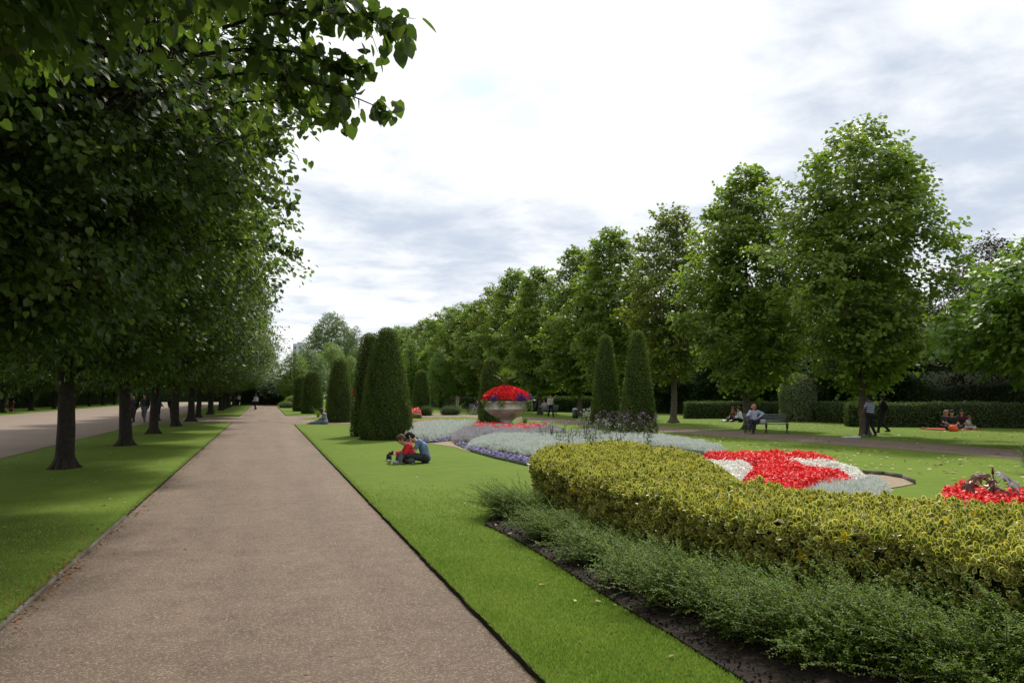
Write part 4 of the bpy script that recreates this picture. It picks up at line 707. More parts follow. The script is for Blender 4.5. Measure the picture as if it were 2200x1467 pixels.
# ------------------------------------------------------------ low feathery shrubs in front of the hedge
def lonicera(label, px, py, r, h, seed, ns=240, lean=(0, 0), leaf=.021):
    """arching stems with small paired leaves; (px, py) is where its middle meets the soil"""
    rg = np.random.default_rng(seed); p = plane(px, py); rt = thing('box_honeysuckle', label, 'shrub', p, 0, 'low feathery shrubs planted along the front of the yellow hedge'); mb = MB(); ml = MB(); lean = np.array(lean)
    for i in range(ns):
        az = rg.uniform(0, 6.28) if i % 3 else rg.normal(math.atan2(-rv[1] * 1.0 + .2, -rv[0]), .8); lng = rg.random() < .4; el = rg.uniform(.1, .9) if not lng else rg.uniform(.35, .85); az = az if not lng else math.atan2(-rv[1] + .3 * fv[1], -rv[0] + .3 * fv[0]) + rg.normal(0, .6); L_ = (1.25 if lng else .9) * r * rg.uniform(.7, 1.15) * (1 if el < .8 else h / r * 1.1); d0 = np.array((math.cos(az) * math.cos(el) , math.sin(az) * math.cos(el), math.sin(el)))
        d0[:2] += lean * .8; d0 /= np.linalg.norm(d0); b = np.array((*(rg.normal(0, r * .28, 2)), .0)); s = np.linspace(0, 1, 9); Pt = b + d0 * (s * L_)[:, None]; Pt[:, 2] = np.maximum(Pt[:, 2] * h / r * 1.15 + .12 * h * np.sin(s * 2.6) - .10 * s ** 2 * L_ * (1 - math.sin(el)), .03 + .02 * s)
        Pt[1:-1] += rg.normal(0, .006, (7, 3)); mb.tube(Pt, np.linspace(.005, .0015, 9), 3)
        # side twigs and leaves
        segs = [(Pt, 1.0)]
        for q in range(6):
            k0 = rg.integers(2, 8); dd = unit((Pt[min(k0 + 1, 8)] - Pt[k0 - 1] + rg.normal(0, .05, 3) + np.array((0, 0, .02)))[None])[0]; sd = unit(np.cross(dd, rg.normal(size=3))[None])[0]; tw = Pt[k0] + (dd * .8 + sd * .6) * (np.linspace(0, 1, 4) * rg.uniform(.08, .17))[:, None]; segs.append((tw, .6))
        for S_, w_ in segs:
            Ln = np.linalg.norm(np.diff(S_, axis=0), axis=1).sum(); m_ = max(int(Ln / (.0062 if w_ == 1 else .0085)), 4); t = rg.uniform(.12 if w_ == 1 else 0, 1, m_) * (len(S_) - 1); i0 = np.minimum(t.astype(int), len(S_) - 2); B = S_[i0] + (S_[i0 + 1] - S_[i0]) * (t - i0)[:, None]; dr = unit(S_[i0 + 1] - S_[i0]); sd = unit(np.cross(dr, np.array((0, 0, 1.)) + rg.normal(0, .25, (m_, 3)))) * rg.choice([-1, 1], m_)[:, None]
            leaves(ml, B, sd + dr * .5 + rg.normal(0, .2, (m_, 3)), np.array((0, 0, 1.)) + rg.normal(0, .22, (m_, 3)), leaf * rg.uniform(.8, 1.3, m_) * (1 - .45 * t / len(S_)), LEAF_D, np.clip(rg.normal(.38, .15, m_) + .45 * (t / len(S_)) ** 2, 0, 1), .7)
    mb.build('stems', M['stem'], rt); ml.build('foliage', M['lonicera'], rt); return rt
def lead(px, py): return plane(px, py)
rv = np.array((math.cos(YAW), -math.sin(YAW))); fv = np.array((math.sin(YAW), math.cos(YAW)))
for i, (lab, px, py, r, h, ns) in enumerate((
    ('feathery shrub at the pointed far left tip of the dark bed', 1135, 1112, .62, .52, 330), ('second feathery shrub from the far tip, below the hedge corner', 1232, 1162, .58, .43, 320),
    ('third feathery shrub, in front of the hedge corner shadow', 1340, 1210, .56, .42, 330), ('fourth feathery shrub, in front of the middle of the yellow hedge', 1445, 1262, .55, .42, 350), ('fifth feathery shrub, brightest and fanned out toward the hedge', 1550, 1308, .56, .50, 380),
    ('sixth feathery shrub reaching low over the dark soil', 1680, 1365, .54, .50, 360), ('seventh feathery shrub at the middle of the lower right corner', 1820, 1410, .54, .50, 360),
    ('eighth feathery shrub against the shaded hedge side', 1960, 1425, .54, .54, 360), ('ninth feathery shrub cut by the bottom edge', 2090, 1470, .52, .52, 320), ('tenth feathery shrub near the right edge under the hedge', 2200, 1420, .54, .55, 340), ('feathery shrub tucked in the bottom right corner', 2300, 1470, .54, .55, 240))):
    lonicera(lab, px, py, r, h, 600 + i, ns, lean=tuple(-rv * .2 - fv * .14))

# ------------------------------------------------------------ people
def capsule(mb, p0, p1, r0, r1, n=12, flat=None):
    p0 = np.array(p0, float); p1 = np.array(p1, float); d = p1 - p0; L_ = np.linalg.norm(d)
    if L_ < 1e-5: d = np.array((0, 0, 1.)); L_ = 1e-5; p1 = p0 + d * L_
    else: d = d / L_
    th = np.linspace(0.05, np.pi / 2, 5); pts = [p0 - d * r0 * math.cos(t) for t in th] + [p1 + d * r1 * math.cos(t) for t in th[::-1]]; rr = [r0 * math.sin(t) for t in th] + [r1 * math.sin(t) for t in th[::-1]]
    mb.tube(pts, np.array(rr), n, cap=True)
def skinned(mb, name, m, parent, vox):
    me = bpy.data.meshes.new('t'); tmp = mb.build('tmp_shape', [m]); md = tmp.modifiers.new('r', 'REMESH'); md.mode = 'VOXEL'; md.voxel_size = vox; md.use_smooth_shade = True
    sm = tmp.modifiers.new('s', 'SMOOTH'); sm.factor = .5; sm.iterations = 2
    dg = bpy.context.evaluated_depsgraph_get(); ev = tmp.evaluated_get(dg); me = bpy.data.meshes.new_from_object(ev); me.name = name; me.materials.clear(); me.materials.append(m); bpy.data.objects.remove(tmp); return link(bpy.data.objects.new(name, me), parent)
def J(**k): return {a: np.array(b, float) for a, b in k.items()}
STAND = J(pel=(0, 0, .95), ch=(0, 0, 1.3), nk=(0, 0, 1.47), hd=(0, .02, 1.62), sL=(-.18, 0, 1.42), sR=(.18, 0, 1.42), eL=(-.24, -.02, 1.14), eR=(.24, -.02, 1.14), wL=(-.26, .08, .9), wR=(.26, .08, .9), hL=(-.09, 0, .93), hR=(.09, 0, .93), kL=(-.1, .03, .5), kR=(.1, .03, .5), aL=(-.1, 0, .09), aR=(.1, 0, .09))
WALK = dict(STAND, kL=np.array((-.1, .2, .52)), aL=np.array((-.1, .28, .1)), kR=np.array((.1, .03, .5)), aR=np.array((.1, -.3, .13)), eL=np.array((-.23, -.12, 1.16)), wL=np.array((-.23, -.02, .94)), wR=np.array((.25, .2, .95)))
CROSS = J(pel=(0, 0, .12), ch=(0, .06, .45), nk=(0, .1, .62), hd=(0, .14, .77), sL=(-.18, .08, .57), sR=(.18, .08, .57), eL=(-.25, .16, .33), eR=(.25, .16, .33), wL=(-.12, .36, .25), wR=(.12, .36, .25), hL=(-.1, .02, .12), hR=(.1, .02, .12), kL=(-.34, .36, .17), kR=(.34, .36, .17), aL=(.08, .44, .09), aR=(-.08, .38, .09))
BENCH = J(pel=(0, 0, .55), ch=(0, -.06, .88), nk=(0, -.05, 1.05), hd=(0, -.02, 1.2), sL=(-.19, -.05, .99), sR=(.19, -.05, .99), eL=(-.3, .05, .76), eR=(.3, .05, .76), wL=(-.14, .26, .7), wR=(.14, .24, .7), hL=(-.1, .02, .54), hR=(.1, .02, .54), kL=(-.14, .42, .55), kR=(.14, .42, .55), aL=(-.13, .42, .1), aR=(.13, .5, .1))
HN, HA, HI = {}, {}, {}
def pm_(name, c, rough=.75):
    if name not in M: M[name] = varied(name, c, tuple(x * .72 for x in c), 9, rough, .25, 30)
    return name
pm_('skin', (.50, .28, .19), .55); pm_('skin_dark', (.20, .10, .06), .55); pm_('skin_ruddy', (.55, .22, .16), .55)
def person(label, loc, rz, J0, skin='skin', top=(.3, .3, .3), legs=(.03, .03, .035), hair=(.02, .015, .012), shoes=(.04, .04, .04), s=1.0, vox=.016, longsl=False, hairlen=0, skirt=False, stripe=None, bald=False, top_name=None, fingers=True, scarf=None, hand_curl=.5, armr=1.0, group=None):
    root = thing('person', label, 'person', loc, rz, group); root.scale = (s, s, s); mb = MB(); j = J0; up = np.array((0, 0, 1.)); tor = unit((j['nk'] - j['pel'])[None])[0]; hdv = unit((j['hd'] - j['nk'])[None])[0]
    face = j.get('face'); face = unit(face[None])[0] if face is not None else np.array((0, 1., 0)); face = unit((face - hdv * (face @ hdv))[None])[0]; ear = np.cross(face, hdv)
    def torso(mb, g):
        capsule(mb, j['hL'] + (j['hL'] - j['pel']) * .2, j['hR'] + (j['hR'] - j['pel']) * .2, .115 + g, .115 + g); mid = (j['pel'] * .5 + j['ch'] * .5); off_ = (j['sR'] - j['sL']); off_ = off_ / np.linalg.norm(off_) * .055
        for q in (-1, 1): capsule(mb, j['pel'] + off_ * q, mid + off_ * q * .9, .115 + g, .108 + g); capsule(mb, mid + off_ * q * .9, j['ch'] + off_ * q * 1.3, .108 + g, .115 + g)
        capsule(mb, j['ch'] - off_, (j['sL'] + j['nk']) / 2 - tor * .07, .11 + g, .08 + g); capsule(mb, j['ch'] + off_, (j['sR'] + j['nk']) / 2 - tor * .07, .11 + g, .08 + g)
        capsule(mb, j['sL'] - tor * .03, j['sR'] - tor * .03, .068 + g, .068 + g)
    torso(mb, 0); capsule(mb, j['nk'] - tor * .06, j['hd'] - hdv * .02, .06, .052)
    capsule(mb, j['hd'] - hdv * .055 + face * .028, j['hd'] + hdv * .045, .062, .09); capsule(mb, j['hd'] + hdv * .03 - face * .025, j['hd'] + hdv * .05 + face * .01, .088, .092)
    capsule(mb, j['hd'] + face * .085 + hdv * .015, j['hd'] + face * .108 - hdv * .025, .009, .014, 8); capsule(mb, j['hd'] - hdv * .075 + face * .07, j['hd'] - hdv * .085 + face * .075, .02, .02, 8)
    for q in (-1, 1): capsule(mb, j['hd'] + ear * .088 * q - hdv * .02, j['hd'] + ear * .092 * q + hdv * .025, .014, .017, 8)
    for S in 'LR':
        sg = -1 if S == 'L' else 1; sh, e, w_ = j['s' + S], j['e' + S], j['w' + S]; capsule(mb, sh, e, .05 * armr, .04 * armr); capsule(mb, e, w_, .041 * armr, .028)
        d = unit((w_ - e)[None])[0]; d = j.get('hand' + S, d); d = d / np.linalg.norm(d); ac = np.cross(d, up); ac = ac / (np.linalg.norm(ac) + 1e-6); dn = np.cross(ac, d)
        for q in (-1.2, -.4, .4, 1.2): capsule(mb, w_ + d * .02 + ac * .012 * q, w_ + d * .085 + ac * .019 * q, .017, .014, 8)
        if fingers:
            for q, ln in zip((-1.5, -.5, .5, 1.5), (.062, .075, .07, .055)):
                b = w_ + d * .09 + ac * .0185 * q; m1 = b + d * ln * .5 - dn * .008; capsule(mb, b, m1, .0095, .009, 7); capsule(mb, m1, m1 + (d * (1 - hand_curl * .6) - dn * hand_curl) * ln * .5, .009, .0075, 7)
            b = w_ + d * .035 - ac * .03 * sg; capsule(mb, b, b + (d * .6 - ac * sg * .8) * .035, .012, .011, 7); capsule(mb, b + (d * .6 - ac * sg * .8) * .035, b + (d * .95 - ac * sg * .8) * .06, .011, .009, 7)
        hp, k, a = j['h' + S], j['k' + S], j['a' + S]; capsule(mb, hp, k, .085, .056); capsule(mb, k, (k * .6 + a * .4), .056, .055); capsule(mb, (k * .6 + a * .4), a, .055, .036)
        ft = j.get('f' + S); ft = ft if ft is not None else a + np.array((0, .17, -.04)); capsule(mb, a - (ft - a) * .2 + np.array((0, 0, -.03)), ft, .036, .03)
    skinned(mb, 'body', M[skin], root, vox * .8 if fingers else vox)
    nm = top_name or 'cloth_%02d_%02d_%02d' % tuple(int(c * 99) for c in top); pm_(nm, top); mb = MB(); torso(mb, .013)
    for S in 'LR':
        sh, e, w_ = j['s' + S], j['e' + S], j['w' + S]; capsule(mb, sh, e if longsl else sh + (e - sh) * .62, .066 * armr, .056 * armr + .004)
        if longsl: capsule(mb, e, w_ - (w_ - e) * .08, .056 * armr, .042)
    tm = M[nm]
    if stripe:
        tm = mat(nm + '_stripe', top, .8); nt = tm.node_tree; tc = nt.nodes.new('ShaderNodeTexCoord'); wv = nt.nodes.new('ShaderNodeTexWave'); wv.bands_direction = 'Z'; wv.inputs['Scale'].default_value = 3.6; wv.inputs['Distortion'].default_value = 1.2; wv.inputs['Detail Scale'].default_value = 1.5
        rp = nt.nodes.new('ShaderNodeValToRGB'); rp.color_ramp.interpolation = 'CONSTANT'; rp.color_ramp.elements[0].color = (*top, 1); rp.color_ramp.elements[1].color = (*stripe, 1); rp.color_ramp.elements[1].position = .5
        nt.links.new(tc.outputs['Object'], wv.inputs['Vector']); nt.links.new(wv.outputs['Color'], rp.inputs[0]); nt.links.new(rp.outputs[0], nt.nodes['Principled BSDF'].inputs['Base Color'])
    skinned(mb, 'shirt', tm, root, vox)
    nl = 'cloth_%02d_%02d_%02d' % tuple(int(c * 99) for c in legs); pm_(nl, legs); mb = MB(); capsule(mb, j['hL'] + (j['hL'] - j['pel']) * .2, j['hR'] + (j['hR'] - j['pel']) * .2, .135, .135)
    for S in 'LR':
        hp, k, a = j['h' + S], j['k' + S], j['a' + S]
        if skirt: capsule(mb, hp, k, .15, .17); capsule(mb, k, k + (a - k) * .75, .16, .17); capsule(mb, k, (j['kL'] + j['kR']) / 2, .14, .14)
        else: capsule(mb, hp, k, .105, .073); capsule(mb, k, a, .074, .058)
    skinned(mb, 'skirt' if skirt else 'trousers', M[nl], root, vox)
    ns = 'cloth_%02d_%02d_%02d' % tuple(int(c * 99) for c in shoes); pm_(ns, shoes)
    for S in 'LR':
        mb = MB(); a = j['a' + S]; ft = j.get('f' + S); ft = ft if ft is not None else a + np.array((0, .17, -.04)); capsule(mb, a - (ft - a) * .2 + np.array((0, 0, -.03)), ft, .045, .04); skinned(mb, 'shoe', M[ns], root, vox)
    if not bald or True:
        nh = 'hair_%02d_%02d_%02d' % tuple(int(c * 99) for c in (scarf or hair)); pm_(nh, scarf or hair); mb = MB(); c = j['hd'] + hdv * .05
        if bald: capsule(mb, j['hd'] - face * .06 - hdv * .02 + ear * .05, j['hd'] - face * .06 - hdv * .02 - ear * .05, .055, .055)
        else:
            capsule(mb, c - face * .045 + hdv * .0, c + face * .012 + hdv * .028, .098, .092); capsule(mb, j['hd'] - face * .05 - hdv * .02, c - face * .03, .082, .095)
            for q in (-1, 1): capsule(mb, j['hd'] + ear * .07 * q - face * .025, c + ear * .05 * q, .04, .06)
        if hairlen:
            for q in (-1, -.3, .3, 1): capsule(mb, j['hd'] + ear * .06 * q - face * .05, j['hd'] + ear * .075 * q - face * .07 - up * hairlen, .055, .035)
        skinned(mb, 'headscarf' if scarf else 'hair', M[nh], root, vox)
    return root
LEFT, TOWARD, AWAY, RIGHT = R(90) - YAW, R(180) - YAW, -YAW, R(-90) - YAW
def cup(label, p, r, h, m, cat='cup', name='paper_cup'):
    mb = MB(); mb.lathe([(r * .75, 0), (r, h), (r * 1.05, h), (r * 1.05, h + .012), (r * .9, h + .012), (r * .68, .01)], 20); o = mb.build(name, m); o.location = p; return tag(o, label, cat)
# the couple on the lawn
man = dict(CROSS); man.update(J(pel=(0, .02, .13), ch=(0, .10, .42), nk=(0, .30, .60), hd=(0, .43, .66), sL=(-.18, .20, .56), sR=(.18, .20, .56), eL=(-.22, .33, .32), eR=(.24, .30, .34), wL=(-.11, .43, .57), wR=(.12, .46, .42), kL=(-.30, .50, .20), kR=(.30, .46, .20), aL=(.05, .52, .08), aR=(-.08, .38, .08), hL=(-.1, .05, .13), hR=(.1, .05, .13), face=(0, .5, -.8), handL=(0, .1, 1)))
person('person in a blue T-shirt sitting bent forward, hand at the head', plane(917, 994) , LEFT + R(6), man, top=(.13, .20, .33), legs=(.025, .026, .032), hair=(.012, .01, .009), vox=.012)
kid = dict(CROSS); kid.update(J(pel=(0, 0, .12), ch=(0, .04, .36), nk=(0, .12, .50), hd=(0, .23, .59), sL=(-.15, .06, .46), sR=(.15, .06, .46), eL=(-.2, .16, .28), eR=(.2, .16, .28), wL=(-.10, .36, .25), wR=(.08, .38, .26), hL=(-.08, .02, .11), hR=(.08, .02, .11), kL=(-.14, .24, .26), kR=(.10, .28, .22), aL=(-.22, .30, .07), aR=(-.02, .34, .07), fL=(-.24, .42, .045), fR=(-.1, .42, .045), face=(-.2, .7, -.5)))
person('person with brown hair in a red long sleeved top, leaning on the blue one', plane(882, 995), LEFT + R(14), kid, top=(.55, .02, .03), legs=(.10, .105, .12), hair=(.07, .035, .018), shoes=(.3, .3, .3), vox=.011, longsl=True, s=1.02, hairlen=.04)
M['blackfab'] = varied('black_fabric', (.01, .01, .012), (.02, .02, .022), 20, .6); M['cupw'] = mat('paper_cup_white', (.6, .66, .68), .5)
def bag(label, p, w_, d, h, m, rz=0, handles=True, name='bag', cat='bag', seed=1):
    rg = np.random.default_rng(seed); b = MB(); b.lathe([(w_ * .42, 0), (w_ * .5, h * .15), (w_ * .52, h * .5), (w_ * .42, h * .85), (w_ * .25, h)], 14)
    V = b.v[0]; V[:, 1] *= d / w_; V += .04 * h * np.column_stack([lump(V[:, 2] * 9 + V[:, 1] * 5, V[:, 0] * 9, 2, seed), lump(V[:, 2] * 8, V[:, 0] * 7 + V[:, 1], 2, seed + 1), 0 * V[:, 0]])
    r = thing(name, label, cat, p, rz); b.build('body', m, r, True)
    if handles:
        b = MB(); t = np.linspace(0, np.pi, 9); b.tube(np.column_stack([np.cos(t) * w_ * .22, t * 0, h * .93 + np.sin(t) * h * .3]), .008, 6); b.build('handle', m, r)
    return r
bag('small black bag on the grass beside the red clad person', plane(836, 990), .2, .14, .2, M['blackfab'], LEFT)
cup('white paper cup standing on the grass in front of the couple', plane(836, 996), .055, .09, M['cupw'])
# camera held by the red clad person
kp = plane(882, 995); cdir = Vector((-math.sin(LEFT + R(14)), math.cos(LEFT + R(14)), 0)); mb = MB(); cr = thing('camera', 'small black camera held in both hands by the red clad person', 'camera', kp + cdir * .47 + Vector((0, 0, .27)), LEFT + R(14)); mb.box((0, 0, 0), (.13, .05, .085)); mb.box((0, 0, .05), (.045, .045, .02)); mb.build('body', M['blackfab'], cr); mb = MB(); mb.tube([(0, .02, 0), (0, .085, 0)], [.032, .03], 14, cap=True); mb.build('lens', M['blackfab'], cr)
# others on the left
person('lone person in a grey cardigan sitting sideways on the lawn before the medium cone', plane(700, 911), LEFT, dict(CROSS, kL=np.array((-.12, .42, .12)), kR=np.array((.12, .42, .2)), aL=np.array((-.1, .82, .07)), aR=np.array((.1, .74, .07)), nk=np.array((0, .2, .6)), ch=np.array((0, .1, .42)), hd=np.array((0, .28, .72))), top=(.16, .19, .22), legs=(.16, .2, .28), hair=(.03, .02, .015), longsl=True, hairlen=.2, vox=.02, s=1.08, fingers=False)
person('person in a white shirt and black trousers walking on the path far ahead', plane(549, 880.5), TOWARD - R(17), WALK, skin='skin_dark', top=(.55, .56, .66), legs=(.012, .012, .015), longsl=True, vox=.02, fingers=False)
DK = 'people walking in the shade on the broad walk'
for lab, px, py, rz, top, lg, s in (('dark clothed person just right of the second trunk on the broad walk', 287, 908, TOWARD, (.02, .02, .025), (.03, .02, .02), 1.0), ('person in pale grey trousers and dark top walking on the broad walk', 310, 908, TOWARD, (.02, .02, .022), (.07, .09, .09), 1.02), ('person in dark blue close behind the third trunk on the broad walk', 338, 905, AWAY, (.02, .03, .08), (.02, .02, .03), 1.02), ('dark clothed person to the right of the third trunk', 369, 902, AWAY, (.015, .015, .018), (.03, .015, .012), 1.02)):
    person(lab, plane(px, py), rz + R(random.Random(px).uniform(-20, 20)), WALK, top=top, legs=lg, s=s, vox=.02, longsl=True, fingers=False, group=DK, shoes=(.35, .35, .36) if px == 310 else (.03, .03, .03))
person('person in a dark red skirt at the far left beyond the broad walk', plane(23, 885), AWAY, WALK, top=(.02, .02, .02), legs=(.10, .01, .015), skirt=True, vox=.03, fingers=False, s=.98)
person('person in a white shirt at the far left beyond the broad walk', plane(41, 873), AWAY, STAND, top=(.6, .65, .75), legs=(.02, .02, .02), vox=.03, fingers=False)
for px, c in ((427, (.5, .5, .5)), (476, (.55, .1, .1)), (493, (.6, .6, .65)), (513, (.6, .6, .6)), (503, (.1, .1, .1))):
    person('tiny far off person on the broad walk, ' + {427: 'in grey, leftmost', 476: 'in dull red', 493: 'in pale white, left of the other', 513: 'in white, nearest the path', 503: 'in black'}[px], plane(px, 871.5), TOWARD, WALK, top=c, legs=(.02, .02, .03), vox=.04, fingers=False, group='people far off on the broad walk')

# ------------------------------------------------------------ benches
M['slat'] = varied('bench_slat', (.10, .12, .115), (.16, .18, .175), 12, .5); M['iron'] = varied('cast_iron', (.01, .012, .012), (.02, .022, .02), 20, .45, spec=.5)
def bench(label, loc, rz, L_=1.95):
    b = thing('park_bench', label, 'bench', loc, rz, 'park benches beside the side path')                  # faces local +Y
    for i, y in enumerate((.05, .155, .26, .365)):
        mb = MB(); mb.box((0, y, .44 - (.012 if i == 0 else 0)), (L_, .075, .028)); mb.build('seat_slat', M['slat'], b)
    for i in range(4):
        z = .53 + i * .105; mb = MB(); mb.box((0, -.045 - i * .03, z), (L_, .025, .075), rx=R(14)); mb.build('back_slat', M['slat'], b)
    for x in (-L_ / 2 + .06, 0, L_ / 2 - .06):
        mb = MB(); t = np.linspace(0, 1, 9)
        def bar(pts, r=.018): mb.tube([(x, p[0], p[1]) for p in pts], r, 6, cap=True)
        bar([(.46, .0), (.43, .04), (.36, .14), (.34, .25), (.38, .34), (.42, .40), (.40, .43)], .02); bar([(-.12, 0), (-.08, .05), (.02, .14), (.05, .26), (0, .36), (-.04, .44), (-.09, .62), (-.15, .88), (-.18, .92)], .02)
        bar([(-.06, .415), (.2, .405), (.41, .415)], .02); bar([(-.07, .60), (.05, .66), (.25, .66), (.4, .63), (.44, .57), (.40, .50), (.36, .45)], .018); bar([(.02, .14), (.18, .17), (.36, .14)], .016); bar([(.05, .26), (.18, .3), (.34, .25)], .014)
        bar([(.12, .17), (.15, .24), (.2, .22), (.18, .3), (.12, .36), (.2, .4), (.28, .36), (.24, .3)], .012)
        bar([(.10 + .06 * math.cos(a), .54 + .05 * math.sin(a)) for a in np.linspace(0, 6, 9)], .01); bar([(.26 + .05 * math.cos(a), .54 + .045 * math.sin(a)) for a in np.linspace(0, 6, 9)], .01)
        mb.build('leg_frame', M['iron'], b)
    return b
bp = plane(1645, 931); bz = TOWARD - R(8)
bench('iron and slatted park bench with an older person on its left end', bp, bz)
def local(p, rz, x, y, z=0): return p + Vector((math.cos(rz) * x - math.sin(rz) * y, math.sin(rz) * x + math.cos(rz) * y, z))
pb = dict(BENCH); pb.update(J(ch=(.03, 0, .86), nk=(.02, .0, 1.03), hd=(.0, .03, 1.18), face=(-.9, .5, 0), sL=(-.16, -.06, .98), sR=(.16, .1, .98), eL=(-.40, -.08, .88), wL=(-.2, .06, .72), eR=(.3, .18, .80), wR=(.2, .36, .84), kL=(.02, .48, .52), kR=(.16, .50, .60), aL=(.12, .52, .10), aR=(.30, .66, .22)))
person('older person with a bald ruddy head and pale blue shirt seated on the bench', local(bp, bz, .52, .12, -.02), bz, pb, skin='skin_ruddy', top=(.46, .53, .70), legs=(.012, .013, .022), hair=(.4, .38, .36), bald=True, longsl=True, vox=.014, armr=1.1, s=1.04)
M['clothgrey'] = varied('grey_cloth', (.25, .27, .3), (.4, .42, .45), 9, .9)
bag('pale grey bag lying on the bench seat beside the seated man', local(bp, bz, .12, .22, .455), .34, .26, .2, M['clothgrey'], bz, False, seed=4)
for lab, px, py, rz in (('distant park bench behind the urn where a dark clad person passes', 1180, 893, TOWARD - R(50)), ('distant park bench seen left of the stone urn', 1027, 890, TOWARD - R(30))):
    bench(lab, plane(px, py), rz)
q = plane(1176, 892); person('seated person on the distant bench right of the urn', local(q, TOWARD - R(50), .3, .1), TOWARD - R(50), BENCH, top=(.35, .34, .34), legs=(.03, .03, .03), vox=.03, fingers=False, longsl=True)
q = plane(1027, 890); person('seated person on the distant bench left of the urn', local(q, TOWARD - R(30), 0, .1), TOWARD - R(30), BENCH, top=(.05, .05, .06), legs=(.3, .3, .32), vox=.03, fingers=False)
person('person in dark jacket over a white shirt walking behind the urn', plane(1183, 897), TOWARD + R(20), WALK, top=(.45, .44, .40), legs=(.015, .015, .018), vox=.022, longsl=True, fingers=False)
person('pink clad person far off near the hedge left of the urn', plane(983, 878), TOWARD, STAND, top=(.55, .3, .3), legs=(.5, .45, .45), vox=.035, fingers=False)
# litter bins near the urn and beside the tree
M['binm'] = varied('bin_black', (.01, .012, .012), (.02, .022, .022), 8, .5, spec=.5)
def bin_(label, px, py, r, h):
    b = thing('litter_bin', label, 'bin', plane(px, py), 0, 'black litter bins by the side path'); mb = MB(); mb.lathe([(r * .9, 0), (r, .05), (r, h * .8)], 20); mb.build('body', M['binm'], b); mb = MB(); mb.lathe([(r * 1.06, h * .8 + .003), (r * 1.06, h * .86), (r * .6, h), (r * .05, h * 1.03)], 20); mb.build('lid', M['clothgrey'] if px > 1200 else M['binm'], b)
bin_('black litter bin just right of the urn', 1147, 884, .33, 1.2); bin_('dark litter bin with a pale lid at the foot of a tree', 1236, 898, .22, .75)
# people on the lawn behind the bench
pk = dict(CROSS, kL=np.array((-.3, .42, .2)), kR=np.array((.2, .5, .3)), aR=np.array((.15, .75, .08)))
person('person in a white shirt sitting sideways on the lawn behind the bench', plane(1592, 906.5), LEFT, pk, top=(.7, .72, .8), legs=(.02, .015, .012), hair=(.03, .02, .01), vox=.018, longsl=True, fingers=False, s=1.08)
person('person with long red brown hair sitting beside the white shirted one', plane(1578, 904), TOWARD - R(60), CROSS, top=(.16, .09, .05), legs=(.05, .04, .03), hair=(.12, .03, .018), hairlen=.32, vox=.018, longsl=True, fingers=False)
M['blanketw'] = varied('white_cloth', (.45, .5, .5), (.6, .6, .55), 4, .9); M['blanketr'] = varied('red_blanket', (.45, .05, .03), (.3, .04, .03), 3, .9); M['orangebag'] = varied('orange_bag', (.75, .12, .03), (.55, .08, .02), 6, .6)
def cloth(name, label, px0, px1, py, depth, m, seed, cat, h=.03):
    a, b = plane(px0, py), plane(px1, py); d = (b - a); L_ = d.length; d.normalize(); n = 14; rg = np.random.default_rng(seed); X, Y = np.meshgrid(np.linspace(0, L_, n), np.linspace(0, depth, n)); P = np.array(a)[None, None] + X[..., None] * np.array(d) + Y[..., None] * fw; P[..., :2] += rg.normal(0, .02, (n, n, 2)); Z = .035 + h * (1 + lump(X * 2, Y * 2, 3, seed)); P[..., 2] = Z; V = P.reshape(-1, 3); V2 = V.copy(); V2[:, 2] = .012
    f = [(i * n + j, i * n + j + 1, (i + 1) * n + j + 1, (i + 1) * n + j) for i in range(n - 1) for j in range(n - 1)]; N_ = n * n; rim = [i for i in range(n)] + [i * n + n - 1 for i in range(1, n)] + [(n - 1) * n + i for i in range(n - 2, -1, -1)] + [i * n for i in range(n - 2, 0, -1)]
    mb = MB(); mb.raw(np.concatenate([V, V2]), f + [(rim[(k + 1) % len(rim)], rim[k], rim[k] + N_, rim[(k + 1) % len(rim)] + N_) for k in range(len(rim))]); return tag(mb.build(name, m, None, True), label, cat)
cloth('picnic_cloth', 'crumpled white cloth on the grass left of the seated pair', 1553, 1578, 906, .5, M['blanketw'], 5, 'cloth', .07)
cloth('picnic_blanket', 'red picnic blanket under the seated group by the long hedge', 2008, 2108, 924, 1.5, M['blanketr'], 6, 'blanket', .012)
cloth('plastic_sheet', 'crumpled pale sheet on the grass near the striped person', 1816, 1850, 941, .35, M['blanketw'], 7, 'cloth', .04)
PG = None
person('person in black with blond hair, leftmost of the picnic group', plane(2029, 921), TOWARD + R(20), CROSS, top=(.02, .02, .025), legs=(.02, .02, .02), hair=(.28, .2, .12), hairlen=.2, vox=.018, fingers=False, s=1.06)
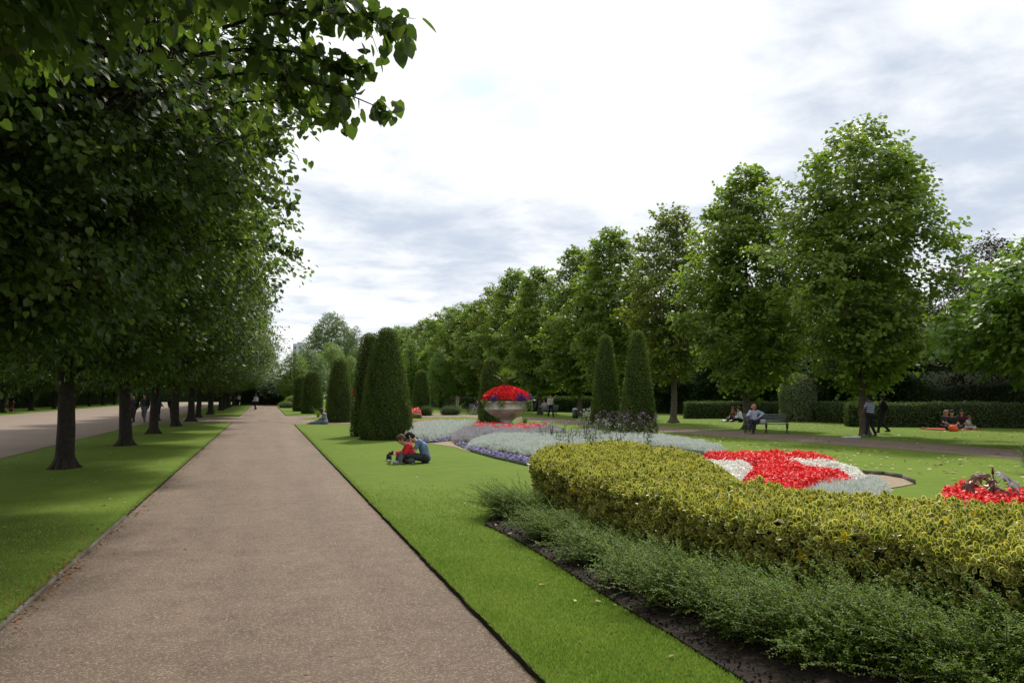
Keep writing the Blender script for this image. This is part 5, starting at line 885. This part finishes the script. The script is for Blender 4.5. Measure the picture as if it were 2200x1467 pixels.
person('person in black T-shirt and dark blue headscarf in the picnic group', plane(2044, 924), TOWARD - R(15), CROSS, top=(.015, .017, .03), legs=(.03, .035, .05), scarf=(.02, .025, .06), hairlen=.1, vox=.016, fingers=True, s=1.1)
person('dark haired person in dark red behind the child in the picnic group', plane(2067, 920), TOWARD - R(30), CROSS, top=(.06, .02, .02), legs=(.03, .02, .02), hair=(.06, .04, .03), hairlen=.15, vox=.018, fingers=False, s=1.08)
person('small child in a pale mint dress, rightmost of the picnic group', plane(2078, 923), TOWARD + R(40), CROSS, skin='skin_ruddy', top=(.34, .44, .40), legs=(.4, .5, .46), hair=(.1, .04, .02), vox=.014, fingers=False, s=.78)
bag('orange carrier bag on the red picnic blanket', plane(2048, 926.5), .45, .3, .30, M['orangebag'], TOWARD, True, seed=9)
person('person in a blue and white striped top and black trousers by the tree', plane(1871, 938), AWAY + R(30), dict(STAND, aL=np.array((-.2, .05, .09)), kL=np.array((-.15, .05, .5)), aR=np.array((.12, -.15, .09)), eL=np.array((-.28, .1, 1.16)), wL=np.array((-.26, .2, .94))), skin='skin_dark', top=(.42, .46, .62), stripe=(.02, .025, .07), legs=(.012, .012, .016), hair=(.01, .01, .01), vox=.015, s=1.0, shoes=(.25, .25, .25))
person('person all in black standing right of the striped one under the tree', plane(1898, 931), LEFT, WALK, skin='skin_dark', top=(.012, .012, .014), legs=(.01, .01, .014), hair=(.01, .01, .01), vox=.018, longsl=True, s=1.0, fingers=False)
# ------------------------------------------------------------ far building
fb = Vector(RM @ np.array(((642 - CX) / F * 420, 0, -420))); fb.z = 0; zt = H + (846 - 739) * 420 / F; b = thing('tower_block', 'pale grey building top just visible left of the large pale tree', 'building', fb, -YAW)
mb = MB(); mb.box((0, 0, zt / 2), (4.5, 5, zt)); mb.box((.5, 0, zt + .4), (2, 3, .8)); mb.build('wall', M['clothgrey'], b)
for fl_ in range(6):
    for wx in (-1.2, 1.2): mb = MB(); mb.box((wx, -2.52, zt - 2 - fl_ * 3), (1.0, .1, 1.2)); mb.build('window', M['slat'], b)
